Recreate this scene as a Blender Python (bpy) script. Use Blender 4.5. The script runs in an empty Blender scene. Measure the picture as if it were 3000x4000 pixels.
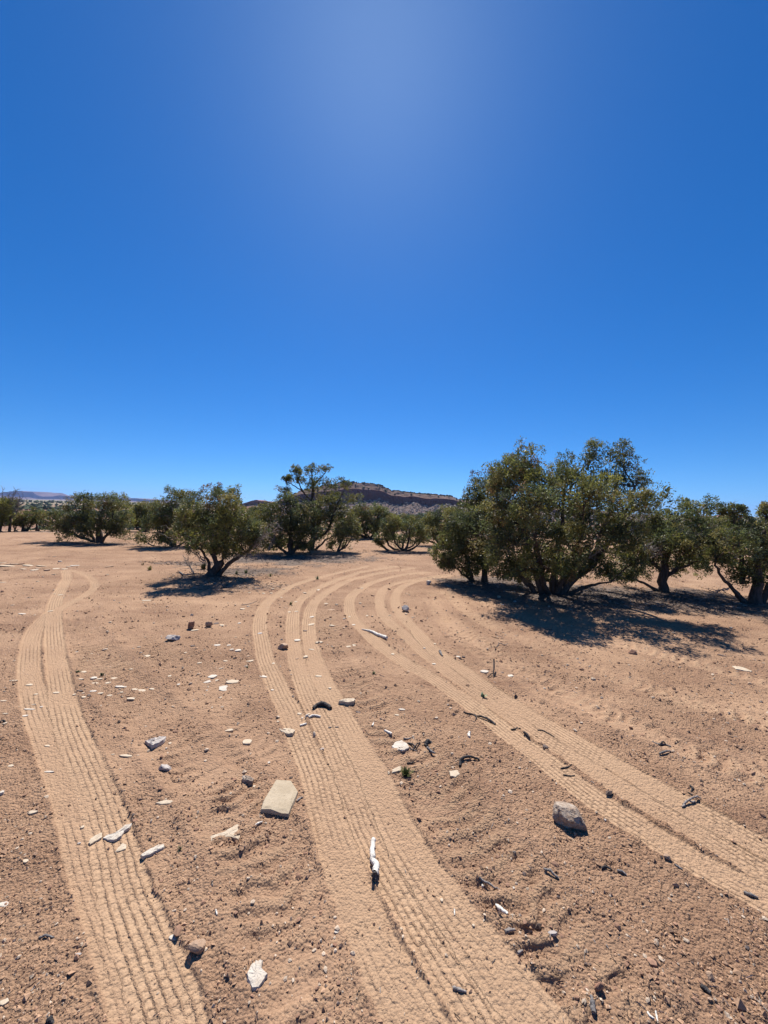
import bpy, math, random
import numpy as np
from mathutils import Vector, Matrix
SC = bpy.context.scene
COL = SC.collection
# ---------------------------------------------------------------- camera
K = 1503.0            # focal length in photo pixels (photo 3000 x 4000)
H = 1.6               # eye height
PITCH = math.radians(0.55)
ROLL = math.radians(1.38)
RM = (Matrix.Rotation(math.radians(90) - PITCH, 3, 'X') @ Matrix.Rotation(ROLL, 3, 'Z'))
cam = bpy.data.cameras.new('camera'); camo = bpy.data.objects.new('camera', cam)
COL.objects.link(camo); SC.camera = camo
camo.matrix_world = Matrix.Translation((0, 0, H)) @ RM.to_4x4()
cam.sensor_fit = 'VERTICAL'; cam.sensor_height = 36.0; cam.lens = K / 4000 * 36
cam.clip_start = 0.05; cam.clip_end = 30000
def ray(u, v):
    return RM @ Vector(((u - 1500) / K, -(v - 2000) / K, -1.0))
def G(u, v, z=0.0):                 # point of the ground seen at a photo pixel
    d = ray(u, v); t = (z - H) / d.z
    return (d.x * t, d.y * t)
def P(u, v, depth):                 # point seen at a photo pixel, at a distance in front
    d = ray(u, v); t = depth / d.y
    return Vector((d.x * t, depth, H + d.z * t))
def ppm(u, v): return K / G(u, v)[1]
# ---------------------------------------------------------------- sky, sun, exposure
sd = ray(1478, -75).normalized()
EL = math.asin(sd.z); AZ = math.atan2(sd.x, sd.y)
W = bpy.data.worlds.new('World'); SC.world = W; W.use_nodes = True
nt = W.node_tree; nt.nodes.clear()
sky = nt.nodes.new('ShaderNodeTexSky'); sky.sky_type = 'NISHITA'; sky.sun_disc = False
sky.sun_elevation = EL; sky.sun_rotation = AZ; sky.altitude = 1900
sky.air_density = 1.0; sky.dust_density = 0.6; sky.ozone_density = 3.0
hs = nt.nodes.new('ShaderNodeHueSaturation'); hs.inputs['Saturation'].default_value = 1.38; hs.inputs['Value'].default_value = 1.0
hs.inputs['Hue'].default_value = 0.503
tcw = nt.nodes.new('ShaderNodeTexCoord'); va = nt.nodes.new('ShaderNodeVectorMath'); va.operation = 'ADD'; va.inputs[1].default_value = (0, 0, .058)
vb = nt.nodes.new('ShaderNodeVectorMath'); vb.operation = 'NORMALIZE'
nt.links.new(tcw.outputs['Generated'], va.inputs[0]); nt.links.new(va.outputs[0], vb.inputs[0]); nt.links.new(vb.outputs[0], sky.inputs['Vector'])
tint = nt.nodes.new('ShaderNodeMix'); tint.data_type = 'RGBA'; tint.blend_type = 'MULTIPLY'; tint.inputs[0].default_value = 1; tint.inputs[7].default_value = (.74, 1.03, 1.15, 1)
bg = nt.nodes.new('ShaderNodeBackground'); bg.inputs['Strength'].default_value = 0.066
wo = nt.nodes.new('ShaderNodeOutputWorld')
nt.links.new(sky.outputs[0], hs.inputs['Color']); nt.links.new(hs.outputs[0], tint.inputs[6]); nt.links.new(tint.outputs[2], bg.inputs[0]); nt.links.new(bg.outputs[0], wo.inputs[0])
sl = bpy.data.lights.new('sun', 'SUN'); sl.energy = 4.8; sl.angle = math.radians(0.53); sl.color = (1.0, 0.95, 0.88)
so = bpy.data.objects.new('sun', sl); COL.objects.link(so)
so.rotation_euler = Vector((0, 0, -1)).rotation_difference(-sd).to_euler()
so.location = (0, 0, 40)
SC.view_settings.view_transform = 'Standard'; SC.view_settings.look = 'None'
SC.view_settings.exposure = 0.74; SC.view_settings.gamma = 1; SC.view_settings.use_curve_mapping = False
SC.cycles.transparent_max_bounces = 6
SC.cycles.max_bounces = 6
# ---------------------------------------------------------------- helpers
def mesh_np(name, V, F, smooth=False, mat=None, parent=None, attr=None, link=True):
    """V (n,3), F (m,k) with constant k"""
    V = np.ascontiguousarray(V, np.float32); F = np.ascontiguousarray(F, np.int32)
    me = bpy.data.meshes.new(name)
    me.vertices.add(len(V)); me.vertices.foreach_set('co', V.ravel())
    m, k = F.shape
    me.loops.add(m * k); me.loops.foreach_set('vertex_index', F.ravel())
    me.polygons.add(m); me.polygons.foreach_set('loop_start', np.arange(0, m * k, k, dtype=np.int32))
    me.polygons.foreach_set('loop_total', np.full(m, k, np.int32))
    me.polygons.foreach_set('use_smooth', np.full(m, bool(smooth)))
    me.update(calc_edges=True)
    if attr:
        for an, data in attr.items():
            a = me.attributes.new(an, 'FLOAT_COLOR', 'POINT')
            a.data.foreach_set('color', np.ascontiguousarray(data, np.float32).ravel())
    if mat: me.materials.append(mat)
    o = bpy.data.objects.new(name, me)
    if link: COL.objects.link(o)
    if parent: o.parent = parent
    return o
def tag(o, label=None, cat=None, group=None, kind=None):
    if label: o['label'] = label
    if cat: o['category'] = cat
    if group: o['group'] = group
    if kind: o['kind'] = kind
    return o
def empty(name, loc):
    o = bpy.data.objects.new(name, None); COL.objects.link(o); o.location = loc
    o.empty_display_size = 0.2
    return o
def hsh(ix, iy, seed):
    h = (ix.astype(np.int64) * 374761393 + iy.astype(np.int64) * 668265263 + seed * 1442695041) & 0xFFFFFFFF
    h = ((h ^ (h >> 13)) * 1274126177) & 0xFFFFFFFF
    h = (h ^ (h >> 16)) & 0xFFFFFFFF
    return h.astype(np.float64) / 4294967295.0
def vn(x, y, seed=0):               # value noise, -1..1
    xi = np.floor(x); yi = np.floor(y); fx = x - xi; fy = y - yi
    fx = fx * fx * (3 - 2 * fx); fy = fy * fy * (3 - 2 * fy)
    xi = xi.astype(np.int64); yi = yi.astype(np.int64)
    a = hsh(xi, yi, seed); b = hsh(xi + 1, yi, seed); c = hsh(xi, yi + 1, seed); d = hsh(xi + 1, yi + 1, seed)
    return ((a * (1 - fx) + b * fx) * (1 - fy) + (c * (1 - fx) + d * fx) * fy) * 2 - 1
def sst(a, b, x):
    t = np.clip((x - a) / (b - a), 0, 1); return t * t * (3 - 2 * t)
# ---------------------------------------------------------------- materials
class NT:
    def __init__(s, name):
        s.m = bpy.data.materials.new(name); s.m.use_nodes = True; s.t = s.m.node_tree; s.t.nodes.clear()
        s.out = s.n('ShaderNodeOutputMaterial')
    def n(s, ty, **kw):
        nd = s.t.nodes.new(ty)
        for k, v in kw.items():
            if hasattr(nd, k): setattr(nd, k, v)
            else: nd.inputs[k].default_value = v
        return nd
    def l(s, a, b): s.t.links.new(a, b)
    def coord(s): return s.n('ShaderNodeTexCoord').outputs['Object']
    def noise(s, co, scale, detail=3, rough=0.55, out='Fac'):
        nd = s.n('ShaderNodeTexNoise'); nd.inputs['Scale'].default_value = scale; nd.inputs['Detail'].default_value = detail
        nd.inputs['Roughness'].default_value = rough; s.l(co, nd.inputs['Vector']); return nd.outputs[out]
    def ramp(s, fac, stops):
        r = s.n('ShaderNodeValToRGB'); s.l(fac, r.inputs[0]); e = r.color_ramp.elements
        while len(e) < len(stops): e.new(0.5)
        for i, (p, c) in enumerate(stops):
            e[i].position = p; e[i].color = (*c, 1) if not isinstance(c, (int, float)) else (c, c, c, 1)
        return r.outputs[0]
    def mix(s, fac, a, b, mode='MIX'):
        m = s.n('ShaderNodeMix'); m.data_type = 'RGBA'; m.blend_type = mode
        if isinstance(fac, (int, float)): m.inputs[0].default_value = fac
        else: s.l(fac, m.inputs[0])
        for sock, val in ((m.inputs[6], a), (m.inputs[7], b)):
            if isinstance(val, tuple): sock.default_value = (*val, 1)
            else: s.l(val, sock)
        return m.outputs[2]
    def math(s, op, a, b=0.0):
        m = s.n('ShaderNodeMath'); m.operation = op
        for sock, val in ((m.inputs[0], a), (m.inputs[1], b)):
            if isinstance(val, (int, float)): sock.default_value = val
            else: s.l(val, sock)
        return m.outputs[0]
    def bsdf(s, col, rough=0.9, bump=None, strength=0.5, dist=0.01, spec=0.2):
        p = s.n('ShaderNodeBsdfPrincipled'); p.inputs['Roughness'].default_value = rough
        p.inputs['Specular IOR Level'].default_value = spec
        if isinstance(col, tuple): p.inputs['Base Color'].default_value = (*col, 1)
        else: s.l(col, p.inputs['Base Color'])
        if bump is not None:
            b = s.n('ShaderNodeBump'); b.inputs['Strength'].default_value = strength; b.inputs['Distance'].default_value = dist
            s.l(bump, b.inputs['Height']); s.l(b.outputs[0], p.inputs['Normal'])
        s.l(p.outputs[0], s.out.inputs[0]); return s.m
def soil_mat():
    s = NT('desert_soil'); co = s.coord()
    at = s.n('ShaderNodeAttribute', attribute_name='mask'); sep = s.n('ShaderNodeSeparateColor'); s.l(at.outputs['Color'], sep.inputs[0])
    dust, groove, litter, rough = sep.outputs[0], sep.outputs[1], sep.outputs[2], at.outputs['Alpha']
    n1 = s.noise(co, 1.7, 4); n2 = s.noise(co, 14, 4, .65); n3 = s.noise(co, 90, 3, .7); n4 = s.noise(co, 260, 2, .6)
    base = s.mix(s.ramp(n1, [(.35, 0.0), (.65, 1.0)]), (.385, .228, .138), (.44, .27, .166))
    base = s.mix(s.ramp(n2, [(.42, 0.0), (.7, .65)]), base, (.28, .163, .10))
    base = s.mix(s.ramp(n3, [(.44, 0.0), (.62, .7)]), base, (.225, .135, .085))
    base = s.mix(s.ramp(n4, [(.58, 0.0), (.68, .7)]), base, (.52, .375, .26))
    mp = s.n('ShaderNodeMapping'); mp.inputs['Scale'].default_value = (.35, 1.6, 1); mp.inputs['Rotation'].default_value = (0, 0, .25); s.l(co, mp.inputs[0])
    st = s.noise(mp.outputs[0], 1.3, 6, .7)
    base = s.mix(s.ramp(s.noise(co, 34, 4, .8), [(.47, 0.0), (.62, .42)]), base, (.20, .118, .075))
    base = s.mix(s.ramp(st, [(.52, 0.0), (.66, .4)]), base, (.44, .285, .18))
    base = s.mix(s.ramp(st, [(.36, .55), (.47, 0.0)]), base, (.25, .142, .09))
    dc = s.mix(n3, (.462, .313, .195), (.405, .268, .165))
    base = s.mix(s.math('MULTIPLY', dust, .84), base, dc)
    base = s.mix(s.math('MULTIPLY', groove, .75), base, (.29, .175, .115))
    lc = s.mix(s.ramp(n3, [(.4, 0.0), (.6, 1.0)]), (.085, .068, .058), (.18, .148, .128))
    base = s.mix(s.math('MULTIPLY', litter, s.ramp(s.noise(co, 30, 3, .7), [(.3, .7), (.6, 1.0)])), base, lc)
    v = s.n('ShaderNodeTexVoronoi'); v.inputs['Scale'].default_value = 70; s.l(co, v.inputs['Vector'])
    v2 = s.n('ShaderNodeTexVoronoi'); v2.inputs['Scale'].default_value = 28; s.l(co, v2.inputs['Vector'])
    # tyre tread: ribs, thin ragged lines between them, cross cuts (from the distance along and across each track)
    td = s.n('ShaderNodeAttribute', attribute_name='tread'); ts = s.n('ShaderNodeSeparateColor'); s.l(td.outputs['Color'], ts.inputs[0])
    u, arc, tm, wear = ts.outputs[0], ts.outputs[1], ts.outputs[2], td.outputs['Alpha']
    jn = s.math('MULTIPLY', s.math('SUBTRACT', s.noise(co, 95, 3, .75), .5), .62); jw = s.math('MULTIPLY', s.math('SUBTRACT', s.noise(co, 9, 3, .6), .5), .5)
    un_ = s.math('ADD', s.math('ADD', s.math('MULTIPLY', u, 6.0), jn), jw)
    line = s.ramp(s.math('PINGPONG', un_, .5), [(.05, 1.0), (.2, 0.0)])
    inn = s.math('MULTIPLY', s.math('GREATER_THAN', u, .1), s.math('LESS_THAN', u, .9)); line = s.math('MULTIPLY', s.math('MULTIPLY', line, inn), tm)
    ph = s.math('ADD', s.math('MULTIPLY', arc, 30.0), s.math('ADD', s.math('MULTIPLY', s.math('FLOOR', s.math('MULTIPLY', u, 6.0)), .37), s.math('ADD', s.math('MULTIPLY', u, 1.6), s.math('MULTIPLY', jn, 1.3))))
    cut = s.math('MULTIPLY', s.ramp(s.math('PINGPONG', ph, .5), [(.05, 1.0), (.16, 0.0)]), s.math('MULTIPLY', tm, s.ramp(s.noise(co, 3, 3, .6), [(.36, 0.0), (.52, 1.0)])))
    tread = s.math('MULTIPLY', s.math('MULTIPLY', s.math('MAXIMUM', line, s.math('MULTIPLY', cut, .75)), wear), s.ramp(s.noise(co, 28, 4, .75), [(.36, .15), (.56, 1.0)]))
    base = s.mix(s.math('MULTIPLY', tread, .6), base, (.255, .155, .10))
    v.inputs['Scale'].default_value = 95; v2.inputs['Scale'].default_value = 42
    hgt = s.math('SUBTRACT', s.math('MULTIPLY', s.noise(co, 70, 5, .75), 1.4), s.math('MULTIPLY', v.outputs['Distance'], .9))
    hgt = s.math('SUBTRACT', hgt, s.math('MULTIPLY', v2.outputs['Distance'], .8))
    hgt = s.math('MULTIPLY', hgt, s.math('ADD', s.math('MULTIPLY', rough, .85), .12))
    hgt = s.math('ADD', hgt, s.math('MULTIPLY', tread, .42))
    return s.bsdf(base, .95, hgt, 1.0, .014, .1)
def far_mat():
    s = NT('valley_soil'); co = s.coord()
    n1 = s.noise(co, .012, 5, .6); n2 = s.noise(co, .12, 4, .6)
    g = s.n('ShaderNodeNewGeometry'); ln = s.n('ShaderNodeVectorMath'); ln.operation = 'LENGTH'; s.l(g.outputs['Position'], ln.inputs[0])
    red = s.mix(s.ramp(n2, [(.4, 0.0), (.6, 1.0)]), (.22, .128, .085), (.28, .17, .11))
    grn = s.mix(s.ramp(n1, [(.4, 0.0), (.6, 1.0)]), (.17, .155, .10), (.24, .205, .135))
    mr = s.n('ShaderNodeMapRange'); mr.inputs[1].default_value = 450; mr.inputs[2].default_value = 800; s.l(ln.outputs['Value'], mr.inputs[0])
    return s.bsdf(s.mix(mr.outputs[0], red, grn), .95, s.noise(co, 3, 4), .6, .1, .1)
def stone_mat(name, c1, c2, c3, sc=25, spec=.25, bs=.6):
    s = NT(name); co = s.coord()
    n1 = s.noise(co, sc, 5, .65); n2 = s.noise(co, sc * 4, 4, .7)
    c = s.mix(s.ramp(n1, [(.38, 0.0), (.62, 1.0)]), c1, c2)
    c = s.mix(s.ramp(n2, [(.55, 0.0), (.7, .8)]), c, c3)
    return s.bsdf(c, .85, s.math('ADD', s.noise(co, sc * 3, 6, .75), s.math('MULTIPLY', n2, .4)), bs, .008, spec)
def attr_mat(name, an, rough=.9, bump=None, mul=None):
    s = NT(name); at = s.n('ShaderNodeAttribute', attribute_name=an); co = s.coord()
    c = at.outputs['Color']
    c = s.mix(s.ramp(s.noise(co, bump or 150, 3, .7), [(.4, 0.0), (.7, .5)]), c, (.16, .10, .07)) if bump else c
    return s.bsdf(c, rough, s.noise(co, bump, 3) if bump else None, .4, .003, .15)
def leaf_mat():
    s = NT('juniper_foliage'); at = s.n('ShaderNodeAttribute', attribute_name='tint')
    d = s.n('ShaderNodeBsdfPrincipled'); d.inputs['Roughness'].default_value = .55; d.inputs['Specular IOR Level'].default_value = .3
    s.l(at.outputs['Color'], d.inputs['Base Color'])
    tr = s.n('ShaderNodeBsdfTranslucent')
    hsv = s.n('ShaderNodeHueSaturation'); hsv.inputs['Hue'].default_value = .485; hsv.inputs['Saturation'].default_value = 1.1; hsv.inputs['Value'].default_value = 1.5
    s.l(at.outputs['Color'], hsv.inputs['Color']); s.l(hsv.outputs[0], tr.inputs[0])
    mx = s.n('ShaderNodeMixShader'); mx.inputs[0].default_value = .32
    s.l(d.outputs[0], mx.inputs[1]); s.l(tr.outputs[0], mx.inputs[2]); s.l(mx.outputs[0], s.out.inputs[0]); return s.m
def bark_mat(name, c1, c2, sc=30):
    s = NT(name); co = s.coord(); mp = s.n('ShaderNodeMapping'); mp.inputs['Scale'].default_value = (1, 1, .22); s.l(co, mp.inputs[0])
    n = s.noise(mp.outputs[0], sc, 5, .7)
    return s.bsdf(s.mix(s.ramp(n, [(.35, 0.0), (.65, 1.0)]), c1, c2), .9, n, 1.0, .015, .15)
def mesa_mat():
    s = NT('mesa_rock'); co = s.coord(); at = s.n('ShaderNodeAttribute', attribute_name='tint')
    mp = s.n('ShaderNodeMapping'); mp.inputs['Scale'].default_value = (.25, .25, 1.6); s.l(co, mp.inputs[0])
    strata = s.noise(mp.outputs[0], .35, 4, .6)
    mp2 = s.n('ShaderNodeMapping'); mp2.inputs['Scale'].default_value = (1, 1, .2); s.l(co, mp2.inputs[0])
    cr = s.noise(mp2.outputs[0], .5, 5, .7)
    c = s.mix(s.ramp(strata, [(.4, 0.0), (.6, .55)]), at.outputs['Color'], (.13, .08, .06))
    c = s.mix(s.ramp(cr, [(.5, 0.0), (.7, .5)]), c, (.10, .065, .055))
    return s.bsdf(c, .95, s.noise(co, .8, 5, .7), 1.0, 1.2, .1)
M = {}
M['soil'] = soil_mat(); M['far'] = far_mat()
M['clod'] = attr_mat('soil_clods', 'tint', .95, 160)
M['white'] = stone_mat('white_sandstone', (.56, .50, .42), (.46, .39, .31), (.64, .60, .54))
M['cream'] = stone_mat('cream_sandstone', (.53, .435, .32), (.45, .355, .25), (.57, .49, .385))
M['slab'] = stone_mat('buff_sandstone', (.43, .35, .245), (.37, .295, .20), (.31, .245, .165), 14)
M['grey'] = stone_mat('grey_stone', (.36, .31, .28), (.50, .45, .40), (.16, .13, .12), 30)
M['mottled'] = stone_mat('mottled_quartzite', (.43, .35, .275), (.24, .16, .11), (.57, .51, .43), 34, .3, 1.0)
M['red'] = stone_mat('red_sandstone', (.24, .12, .075), (.32, .19, .125), (.18, .09, .06))
M['tan'] = stone_mat('tan_sandstone', (.40, .27, .18), (.33, .215, .14), (.48, .36, .26))
M['dark'] = stone_mat('dark_stone', (.10, .075, .065), (.16, .115, .095), (.22, .17, .14))
M['leaf'] = leaf_mat()
M['bark'] = bark_mat('juniper_bark', (.05, .038, .032), (.135, .105, .088))
M['dead'] = bark_mat('dead_wood', (.20, .17, .15), (.38, .34, .31), 40)
M['bleach'] = bark_mat('bleached_wood', (.56, .51, .44), (.72, .68, .61), 25)
M['char'] = bark_mat('charred_wood', (.028, .026, .027), (.085, .078, .075), 40)
M['driftgrey'] = bark_mat('weathered_wood', (.13, .12, .115), (.25, .23, .215), 40)
M['grass'] = attr_mat('weed_leaves', 'tint', .6)
M['scrub'] = attr_mat('far_scrub', 'tint', .9)
M['mesa'] = mesa_mat()
def farhill_mat():
    s = NT('far_mesa_rock'); co = s.coord(); n = s.noise(co, .01, 4, .6)
    return s.bsdf(s.mix(s.ramp(n, [(.4, 0.0), (.6, 1.0)]), (.11, .07, .065), (.16, .11, .095)), .95)
M['farhill'] = farhill_mat()
# ---------------------------------------------------------------- terrain shape
RR = np.array([0, 24, 34, 90, 200, 300, 500, 800, 1600, 3000, 7000.0]); ZZ = np.array([0, 0, -.35, -9, -9.5, -6.6, -5.2, -2.5, 1, 3, 6.0])
def base_z(x, y):
    r = np.sqrt(x * x + y * y)
    return np.interp(r, RR, ZZ) + sst(30, 60, r) * vn(x / 35, y / 35, 5) * 1.1
# ---------------------------------------------------------------- tyre tracks (photo pixels, turned into ground points)
TR = {
 't1':  ([(259,2233),(262,2258),(250,2280),(231,2316),(217,2352),(212,2389),(210,2439),(210,2475),(215,2530),(221,2584),(238,2680),(268,2810),(310,2920),(362,3040),(415,3180),(455,3330),(490,3480),(538,3600),(590,3730),(640,3850),(690,4000),(740,4250)], .175, 1.0),
 't1b': ([(200,2396),(165,2425),(138,2460),(122,2510),(116,2570),(116,2630),(128,2700),(152,2790),(198,2900),(252,3030),(308,3180),(350,3330),(412,3500),(475,3650),(545,3840),(600,4000),(690,4250)], .175, .8),
 't1c': ([(271,2228),(311,2235),(354,2255),(372,2277),(362,2302),(325,2327),(282,2353),(246,2371),(217,2396)], .14, .8),
 't2':  ([(1420,2215),(1330,2235),(1244,2258),(1153,2283),(1081,2325),(1039,2361),(1018,2409),(1015,2463),(1024,2512),(1036,2572),(1063,2632),(1093,2705),(1129,2771),(1153,2831),(1190,2920),(1234,3020),(1264,3141),(1300,3262),(1352,3400),(1410,3541),(1470,3692),(1530,3812),(1597,3933),(1640,4000),(1800,4250)], .18, .95),
 't3':  ([(1530,2215),(1412,2234),(1322,2265),(1238,2301),(1183,2337),(1153,2373),(1144,2421),(1144,2482),(1150,2542),(1165,2602),(1183,2662),(1215,2740),(1260,2820),(1312,2920),(1373,3070),(1455,3262),(1560,3442),(1650,3600),(1770,3782),(1892,3963),(2060,4250)], .18, .95),
 't4':  ([(1600,2220),(1473,2238),(1358,2272),(1262,2325),(1219,2367),(1207,2421),(1207,2482),(1219,2542),(1238,2602),(1262,2662),(1292,2723),(1335,2800),(1390,2900),(1455,3010),(1505,3120),(1570,3250),(1650,3380),(1740,3503),(1830,3625),(1930,3752),(2040,3880),(2130,4000),(2320,4250)], .18, .95),
 't5':  ([(1650,2235),(1560,2246),(1484,2265),(1441,2283),(1404,2305),(1375,2327),(1365,2352),(1365,2381),(1375,2410),(1397,2435),(1430,2468),(1466,2504),(1513,2544),(1564,2580),(1629,2620),(1686,2648),(1758,2695),(1849,2756),(1939,2825),(2012,2886),(2102,2950),(2200,3030),(2320,3120),(2440,3195),(2560,3268),(2682,3347),(2827,3424),(2971,3500),(3200,3620),(3500,3770)], .18, 1.0),
 't6':  ([(1700,2250),(1592,2268),(1538,2283),(1506,2298),(1488,2323),(1482,2356),(1491,2388),(1517,2421),(1549,2450),(1592,2489),(1650,2545),(1758,2633),(1867,2709),(1975,2780),(2084,2855),(2192,2925),(2320,3010),(2450,3095),(2586,3169),(2730,3251),(2875,3338),(3000,3415),(3300,3580),(3500,3690)], .17, .8),
 't7':  ([(1740,2250),(1643,2265),(1592,2283),(1560,2305),(1545,2334),(1545,2359),(1556,2388),(1585,2421),(1614,2453),(1643,2486),(1704,2550),(1795,2608),(1885,2673),(1975,2731),(2066,2785),(2180,2855),(2300,2930),(2417,3000),(2538,3070),(2682,3150),(2827,3225),(3000,3320),(3300,3470),(3500,3570)], .17, .95),
}
# old blurred ruts
OLD = {
 'o1': ([(1250,2330),(1262,2400),(1290,2480),(1320,2560),(1370,2660),(1440,2760),(1530,2860),(1640,3000),(1760,3160),(1880,3320),(2010,3500),(2180,3720),(2400,4000),(2560,4250)], .24, .9),
 'o2': ([(300,2440),(330,2500),(390,2580),(480,2680),(560,2760),(650,2850),(760,2960),(880,3080),(960,3200),(1040,3360),(1130,3550),(1230,3760),(1330,4000),(1400,4200)], .22, .8),
 'o3': ([(1700,2330),(1760,2420),(1860,2500),(2000,2590),(2180,2690),(2400,2800),(2700,2930),(3100,3000)], .16, .9),
 'o4': ([(1750,2320),(1830,2390),(1960,2460),(2150,2540),(2400,2640),(2700,2740),(3100,2850)], .16, .9),
 'o9': ([(1690,2350),(1760,2450),(1900,2560),(2100,2680),(2350,2800),(2600,2900),(3100,3090)], .16, .9),
 'o10': ([(1850,2330),(2000,2400),(2250,2470),(2600,2560),(3100,2690)], .16, .9),
 'o5': ([(0,2180),(90,2195),(180,2212),(300,2222),(500,2235),(700,2262)], .5, .35),
 'o6': ([(1250,2235),(1400,2205),(1550,2195),(1750,2200),(1900,2205)], .5, .4),
 'o7': ([(1250,2215),(1420,2180),(1500,2150),(1520,2120)], .5, .35),
 'o8': ([(560,2480),(700,2600),(850,2740),(950,2870),(1060,3010),(1150,3180),(1200,3350),(1260,3600),(1360,3900)], .22, .5),
}
def spline(pts, step):
    p = np.array([G(*q) for q in pts]); p = np.vstack([2 * p[0] - p[1], p, 2 * p[-1] - p[-2]])
    out = []
    for i in range(1, len(p) - 2):
        n = max(2, int(np.linalg.norm(p[i + 1] - p[i]) / step)); t = np.linspace(0, 1, n, endpoint=False)[:, None]
        a, b, c, d = p[i - 1], p[i], p[i + 1], p[i + 2]
        out.append(.5 * (2 * b + (c - a) * t + (2 * a - 5 * b + 4 * c - d) * t ** 2 + (3 * b - 3 * c + d - a) * t ** 3))
    q = np.vstack(out)
    for _ in range(6): q[1:-1] = (q[:-2] + 2 * q[1:-1] + q[2:]) / 4
    return q
def track_coords(q, x, y, reach):
    """signed lateral distance and arc length of every point near a path"""
    bb = (x > q[:, 0].min() - reach) & (x < q[:, 0].max() + reach) & (y > q[:, 1].min() - reach) & (y < q[:, 1].max() + reach)
    idx = np.nonzero(bb)[0]; X = x[idx]; Y = y[idx]
    best = np.full(len(idx), 9.0); lat = np.zeros(len(idx)); ss = np.zeros(len(idx))
    arc = 0.0
    order = np.argsort(Y); Xs = X[order]; Ys = Y[order]
    for i in range(len(q) - 1):
        a = q[i]; d = q[i + 1] - a; L = math.hypot(*d) + 1e-9; d = d / L
        lo = np.searchsorted(Ys, min(a[1], q[i + 1][1]) - reach); hi = np.searchsorted(Ys, max(a[1], q[i + 1][1]) + reach)
        if hi > lo:
            sl_ = slice(lo, hi); dx = Xs[sl_] - a[0]; dy = Ys[sl_] - a[1]
            s = np.clip(dx * d[0] + dy * d[1], 0, L); ex = dx - s * d[0]; ey = dy - s * d[1]
            dist = np.hypot(ex, ey); oi = order[sl_]; m = dist < best[oi]
            om = oi[m]; best[om] = dist[m]; lat[om] = (dx * d[1] - dy * d[0])[m]; ss[om] = arc + s[m]
        arc += L
    k = best < reach
    return idx[k], lat[k], ss[k], arc
LITTER = []           # (x, y, rx, ry, amount) grey needle litter under trees
for u, v, rx, ry, a in [(2160, 2310, 1.9, 1.3, 1), (1890, 2275, 1.2, .9, .9), (2600, 2330, 1.7, 1.1, .9), (2940, 2370, 1.6, .9, .8), (2350, 2330, 1.6, .7, .8), (2420,2370,1.7,.5,.6),
                        (950, 2230, 1.3, .9, .9), (830, 2250, .9, .6, .6), (740,2200,1.2,.35,.7), (1130, 2185, 2.2, 1.3, .95), (1260, 2180, 2.0, 1.0, .9), (385, 2125, 1.6, .8, .5),
                        (1570, 2160, 1.5, .9, .5), (950, 2290, 1.0, .5, .4), (1440, 2105, 1.8, .8, .4), (690, 2140, 1.3, .6, .5), (90, 2066, 5, 1.2, .7)]:
    g = G(u, v); LITTER.append((g[0], g[1], rx, ry, a))
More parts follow.
